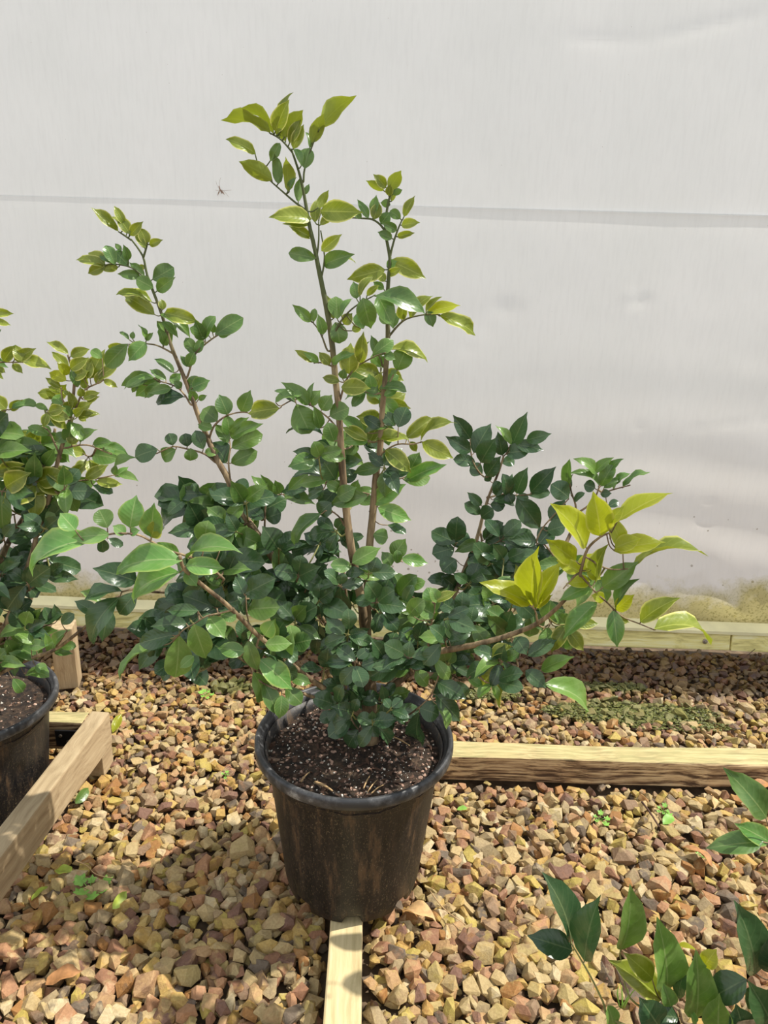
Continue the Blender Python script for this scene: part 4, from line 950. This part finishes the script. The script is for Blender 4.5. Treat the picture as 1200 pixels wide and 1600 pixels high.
stem3([nA, P(1020, 1612, .655), nD, P(942, 1565, .67), P(925, 1530, .68), P(908, 1500, .69), P(893, 1475, .70)], .0019, .0008, 'twig')
stem3([P(1036, 1590, .66), P(985, 1560, .67), P(970, 1500, .69), P(969, 1486, .69)], .0014, .0007, 'twig')
parse_leaves(pl, '''
1198 1278 1133 1203 40 g p; 1193 1315 1107 1325 33 g p; 1203 1316 1150 1288 30 G p; 893 1470 849 1368 36 d p; 895 1485 827 1463 40 d p; 913 1502 938 1403 42 d p; 970 1485 983 1386 36 g p; 1042 1550 1027 1438 46 g p; 1033 1563 954 1503 40 y p; 1020 1530 976 1490 32 y p; 1087 1592 1087 1488 46 g p
1048 1573 1035 1535 24 G; 1100 1510 1119 1484 26 Y; 1167 1530 1110 1562 44 d p; 1180 1523 1148 1412 46 d p; 1207 1522 1203 1462 42 d p; 1207 1602 1170 1535 48 d p; 1122 1618 1124 1555 44 g p; 1030 1605 1000 1560 46 d p; 960 1612 950 1573 20 g; 1085 1602 1078 1578 10 G; 1060 1590 1020 1585 40 d p; 1160 1610 1150 1570 40 d p; 1060 1560 1070 1520 20 d; 1195 1550 1170 1575 36 d p
''', flip=False, lev=0, tilt=0.1)
# crown above and beside, outside the frame
for z in range(150):
    a = random.uniform(0, 6.283); e = random.uniform(-0.25, 1.3); c = S + Vector((0.02, -.02, .30)) + Vector((math.cos(a) * math.cos(e), math.sin(a) * math.cos(e), math.sin(e))) * random.uniform(.08, .24)
    px, py, d = proj(c)
    if d < 0.25 or (px < 1270 and 0 < py < 1680 and px > -50): continue
    n0 = min(pl.nodes, key=lambda n: (n[3] - c).length)
    mb = pl.twigs[n0[4]][1]; tube(mb, *smooth_path([pl.inv @ n0[3], pl.inv @ ((n0[3] + c) / 2), pl.inv @ c], [.0012, .0011, .0009], 2), 5)
    for q in range(3):
        az = random.uniform(0, 6.283); ax = Vector((math.cos(az), math.sin(az), random.uniform(-.3, .4))).normalized(); N_ = Vector((random.uniform(-.3, .3), random.uniform(-.3, .3), 1)); N_ = (N_ - ax * N_.dot(ax)).normalized(); X = ax.cross(N_)
        L = random.uniform(.055, .085); M = Matrix((X * L, ax * L, N_ * L)).transposed().to_4x4(); M.translation = c
        if proj(c + ax * L)[0] < 1230 and 0 < proj(c + ax * L)[1] < 1650: continue
        pl.leaves.append((1, M, pick_shape('p', 1), random.choice('dgy')))
pl.finish()
# ------------------------------------------------------------------ small things on the gravel and the sheet
# dry stalks on the central pot's soil
rt = bpy.data.objects['potted_shrub']; so = [c for c in rt.children if c.name.startswith('soil')][0]
def bit(name, mat, pts, rad, parent, off, sides=6):
    mb = MB(); tube(mb, *smooth_path([p - off for p in pts], rad, 3), sides); return mb.build(name, mat, parent, True)
for (x0, y0, x1, y1, r) in [(492, 1222, 520, 1236, .0022), (568, 1232, 578, 1212, .0012), (574, 1238, 590, 1218, .001), (470, 1222, 484, 1206, .0014), (580, 1240, 600, 1226, .0011), (610, 1150, 640, 1165, .0014)]:
    A = G(x0, y0, .279); B = G(x1, y1, .282); bit('stalk', STRAW, [A, (A + B) / 2 + Vector((0, 0, .002)), B], [r, r * .9, r * .5], so, POT_C)
# two seedlings in the soil
SEED = simple('seedling_green', (0.20, 0.40, 0.06), 0.5, 0.2); YLEAF = LM['Y']; 
# seedlings and weeds in the gravel
def weed(px, py, n, size, label, lob=True, blades=False):
    c = G(px, py, 0.004); rt = empty('weed', c, label=label, cat='weed')
    mb = MB()
    for k in range(n):
        a = 6.283 * k / n + random.uniform(-.3, .3); el = random.uniform(.25, 1.0); d = Vector((math.cos(a) * math.cos(el), math.sin(a) * math.cos(el), math.sin(el))); L = size * random.uniform(.6, 1.1)
        if blades:
            d = Vector((random.uniform(-.4, .4), random.uniform(-.4, .4), 1)).normalized(); L = size * random.uniform(.6, 1.2)
            q, r = smooth_path([Vector((random.uniform(-.003, .003), 0, 0)), d * L * .6, d * L + Vector((random.uniform(-.3, .3) * L, 0, 0))], [.0011, .0009, .0002], 3); bl = MB(); tube(bl, q, r, 4); bl.build('blade', SEED, rt); continue
        tube(mb, [Vector((0, 0, 0)), d * L * .5, d * L], [.0006, .0005, .0004], 5)
        lf = MB(); X = d.cross(Vector((0, 0, 1))).normalized(); N_ = Vector((0, 0, 1)); ax = (d * .5 + Vector((0, 0, -.15)) + Vector((d.x, d.y, 0)) * .6).normalized(); N_ = (N_ - ax * N_.dot(ax)).normalized(); X = ax.cross(N_)
        R = L * .46; Vv = [d * L * .95]; m_ = 16
        for j in range(m_):
            th = math.pi * 2 * j / m_; rr = R * (0.78 + 0.22 * math.cos(th * 5)) if lob else R
            Vv.append(d * L * .55 + ax * (R * .9) + ax * (rr * math.cos(th)) + X * (rr * math.sin(th)) + N_ * (0.0012 * math.cos(th * 5)))
        Vv[0] = d * L * .55 + ax * (R * .9) - N_ * .001
        lf.add(Vv, [[0, 1 + j, 1 + (j + 1) % m_] for j in range(m_)]); lf.build('leaf', SEED, rt)
    if not blades: mb.build('stalk', SEED, rt)
weed(141, 1392, 8, .030, 'bright green lobed seedling in the gravel at the lower left, beside the angled rail')
weed(937, 1281, 5, .016, 'tiny pale green seedling in the gravel just below the grooved rail', )
weed(1036, 1268, 6, .015, 'tiny green seedling close behind the fallen green leaf below the rail')
weed(1099, 1340, 5, .013, 'small bright green weed in the gravel left of the lower right leaf pair')
weed(323, 1087, 6, .016, 'small weed sprig in the gravel left of the central pot, near the wet, shaded strip')
weed(972, 1575, 4, .055, 'thin grass blades rising beside the lower right shrub', blades=True)
weed(352, 1212, 4, .010, 'tiny seedling in the sunlit gravel left of the central pot rim')
BROWN = simple('dry_leaf', (0.36, 0.17, 0.06), 0.7, 0.35, 80); TANL = simple('tan_leaf', (0.58, 0.36, 0.16), 0.7, 0.3, 80)
GL = simple('fallen_green', (0.34, 0.42, 0.06), 0.5, 0.35, 60)
def fallen(px, py, ang, L, mat, label, lev=1, roll=0.0, kind='p', pitch=0.15, grp=None):
    c = G(px, py, 0.012); me = SHAPES[pick_shape(kind, lev)][2].copy(); me.materials.clear(); me.materials.append(mat)
    o = link('fallen_leaf', me); ax = Vector((math.cos(ang), math.sin(ang), pitch)).normalized(); N_ = (Vector((math.sin(roll), 0, math.cos(roll)))); N_ = (N_ - ax * N_.dot(ax)).normalized(); X = ax.cross(N_)
    M = Matrix((X * L * 1.25, ax * L, N_ * L)).transposed().to_4x4(); M.translation = c - ax * L / 2; o.matrix_world = M; tag(o, label, 'leaf', grp)
fallen(99, 1361, -0.2, .034, GL, 'fallen yellow-green leaf upper left of the lobed seedling', 0, 0.2, 'r')
fallen(62, 1396, 1.0, .030, GL, 'fallen leaf lying green against the foot of the angled rail', 0, -.5, 'r')
fallen(187, 1406, 1.2, .034, GL, 'fallen green leaf with brown side, right of the lobed seedling', 1, .8)
fallen(1044, 1282, .6, .030, SEED, 'fresh green fallen leaf below the grooved rail', 0, .2, 'r')
fallen(722, 1264, .1, .020, SEED, 'small light green leaf scrap on the gravel right of the pot', 0, 0, 'r')
fallen(1073, 1483, -.4, .030, LM['Y'], 'yellow fallen leaf behind the lower right shrub', 1, .6)
fallen(128, 1243, 1.3, .040, LM['g'], 'dark green leaf tucked under the right side of the angled rail', 1, .9)
fallen(183, 1130, 1.35, .045, LM['Y'], 'narrow yellow-green leaf standing at the far end of the angled rail', 0, .3, 'l', .6)
fallen(1090, 1340, 2.4, .055, BROWN, 'curled reddish brown dead leaf on the gravel at the right', 2, .5, 'l')
fallen(1113, 1252, 1.4, .032, TANL, 'pointed tan dead leaf on the gravel below the grooved rail', 1, .6, 'l', .4)
fallen(1188, 1232, .3, .050, BROWN, 'rust brown dead leaf against the foot of the grooved rail', 2, .3)
fallen(243, 1128, .2, .030, BROWN, 'small rust coloured dead leaf in the gravel behind the angled rail', 2, .2)
fallen(655, 1432, -.5, .060, TANL, 'curled tan dead leaf on the gravel right of the pot foot', 2, .3, 'l')
fallen(100, 1528, .35, .050, BROWN, 'long brown dead leaf on the gravel in the lower left corner', 1, .2, 'l')
def stick(pts, r, label):
    W = [G(a, b, .012) for a, b in pts]; o_ = W[0].copy(); mb = MB(); tube(mb, *smooth_path([v - o_ for v in W], [r * (1 - .4 * i / len(W)) for i in range(len(W))], 4), 6, .1)
    o = mb.build('twig_scrap', STRAW if r < .0012 else BARKCHIP); o.location = o_; tag(o, label, 'twig')
stick([(1003, 1253), (1016, 1270), (1030, 1292)], .0022, 'dark broken twig on the gravel below the grooved rail')
stick([(118, 1345), (135, 1352), (150, 1366), (176, 1372)], .0009, 'thin curved dry stem on the gravel above the lobed seedling')
stick([(672, 1392), (694, 1420), (728, 1445)], .0010, 'thin dry stem on the gravel right of the pot')
stick([(1150, 1040), (1163, 1028), (1180, 1014)], .0012, 'thin pale stick in the shaded gravel at the far right')
# wet algae slime between the stones
def slime_material():
    t = NT('algae_slime'); g = t.n('ShaderNodeNewGeometry'); n1 = t.noise(g.outputs['Position'], 110, 4, 0.7); n2 = t.noise(g.outputs['Position'], 18, 3)
    c = t.ramp(n1, [(0.35, (0.035, 0.04, 0.010)), (0.55, (0.14, 0.15, 0.035)), (0.72, (0.36, 0.36, 0.14))]); t.l(c, t.b.inputs['Base Color'])
    t.b.inputs['Roughness'].default_value = 0.14; t.bump(n1, 1.0, 0.006); return t.m
SLIME = slime_material()
root = empty('algae_patch', G(1000, 1112, 0), label='glistening wet green algae over the gravel behind the grooved rail', cat='algae', kind='stuff')
bm = bmesh.new()
for (cx, cy, rx, ry, n) in [(a1.x, a1.y, .21, .042, 1500), (a4.x - .02, a4.y, .10, .02, 200), (a2.x, a2.y, .09, .022, 260), (a1.x + .1, a1.y - .05, .14, .02, 320)]:
    for k in range(n):
        r = math.sqrt(random.random()); th = random.uniform(0, 6.283); x, y = cx + rx * r * math.cos(th), cy + ry * r * math.sin(th)
        s = random.uniform(.0012, .0045) * (1.1 - .4 * r)
        ret = bmesh.ops.create_icosphere(bm, subdivisions=1, radius=1.0)
        for v in ret['verts']:
            q = v.co * (1 + .25 * mnoise.noise(v.co * 2 + Vector((k, 0, 0)))); v.co = Vector((x + q.x * s * 1.6, y + q.y * s, -.0005 + q.z * s * .45)) - root.location
me = bpy.data.meshes.new('slime'); bm.to_mesh(me); bm.free(); o = link('slime', me, root, SLIME, True); tag(o, kind='stuff')
# crane fly resting on the sheet
IN = simple('insect_brown', (0.30, 0.20, 0.14), 0.6)
fx, fz = on_wall(346, 298); c = wall_pt(fx, fz, sheet_off(fx, fz) + 0.004); fly = empty('crane_fly', c, label='long-legged crane fly resting on the white sheet above its seam', cat='insect')
def fp(px, py, off=0.0):
    x, z = on_wall(px, py); return wall_pt(x, z, sheet_off(x, z) + .002 + off) - c
mb = MB(); tube(mb, *smooth_path([fp(343, 291, .003), fp(345, 297, .004), fp(348, 303, .003)], [.0012, .0016, .0008], 3), 6); mb.build('body', IN, fly)
for tip, mid in (((338, 283), (341, 291)), ((345, 278), (344, 288)), ((362, 297), (353, 298)), ((358, 308), (352, 300)), ((340, 306), (343, 300)), ((337, 297), (341, 298))):
    mb = MB(); tube(mb, *smooth_path([fp(345, 297, .003), fp(*mid, .006), fp(*tip)], [.00028, .00028, .0002], 3), 4); mb.build('leg', IN, fly)
for tip in ((341, 306), (352, 305)):
    A = fp(345, 296, .004); B = fp(*tip, .003); n_ = Vector((0.3, 0, .1)).normalized() * .0018
    mb = MB(); mb.add([A, (A + B) / 2 + n_, B, (A + B) / 2 - n_], [[0, 1, 2, 3]]); mb.build('wing', IN, fly)
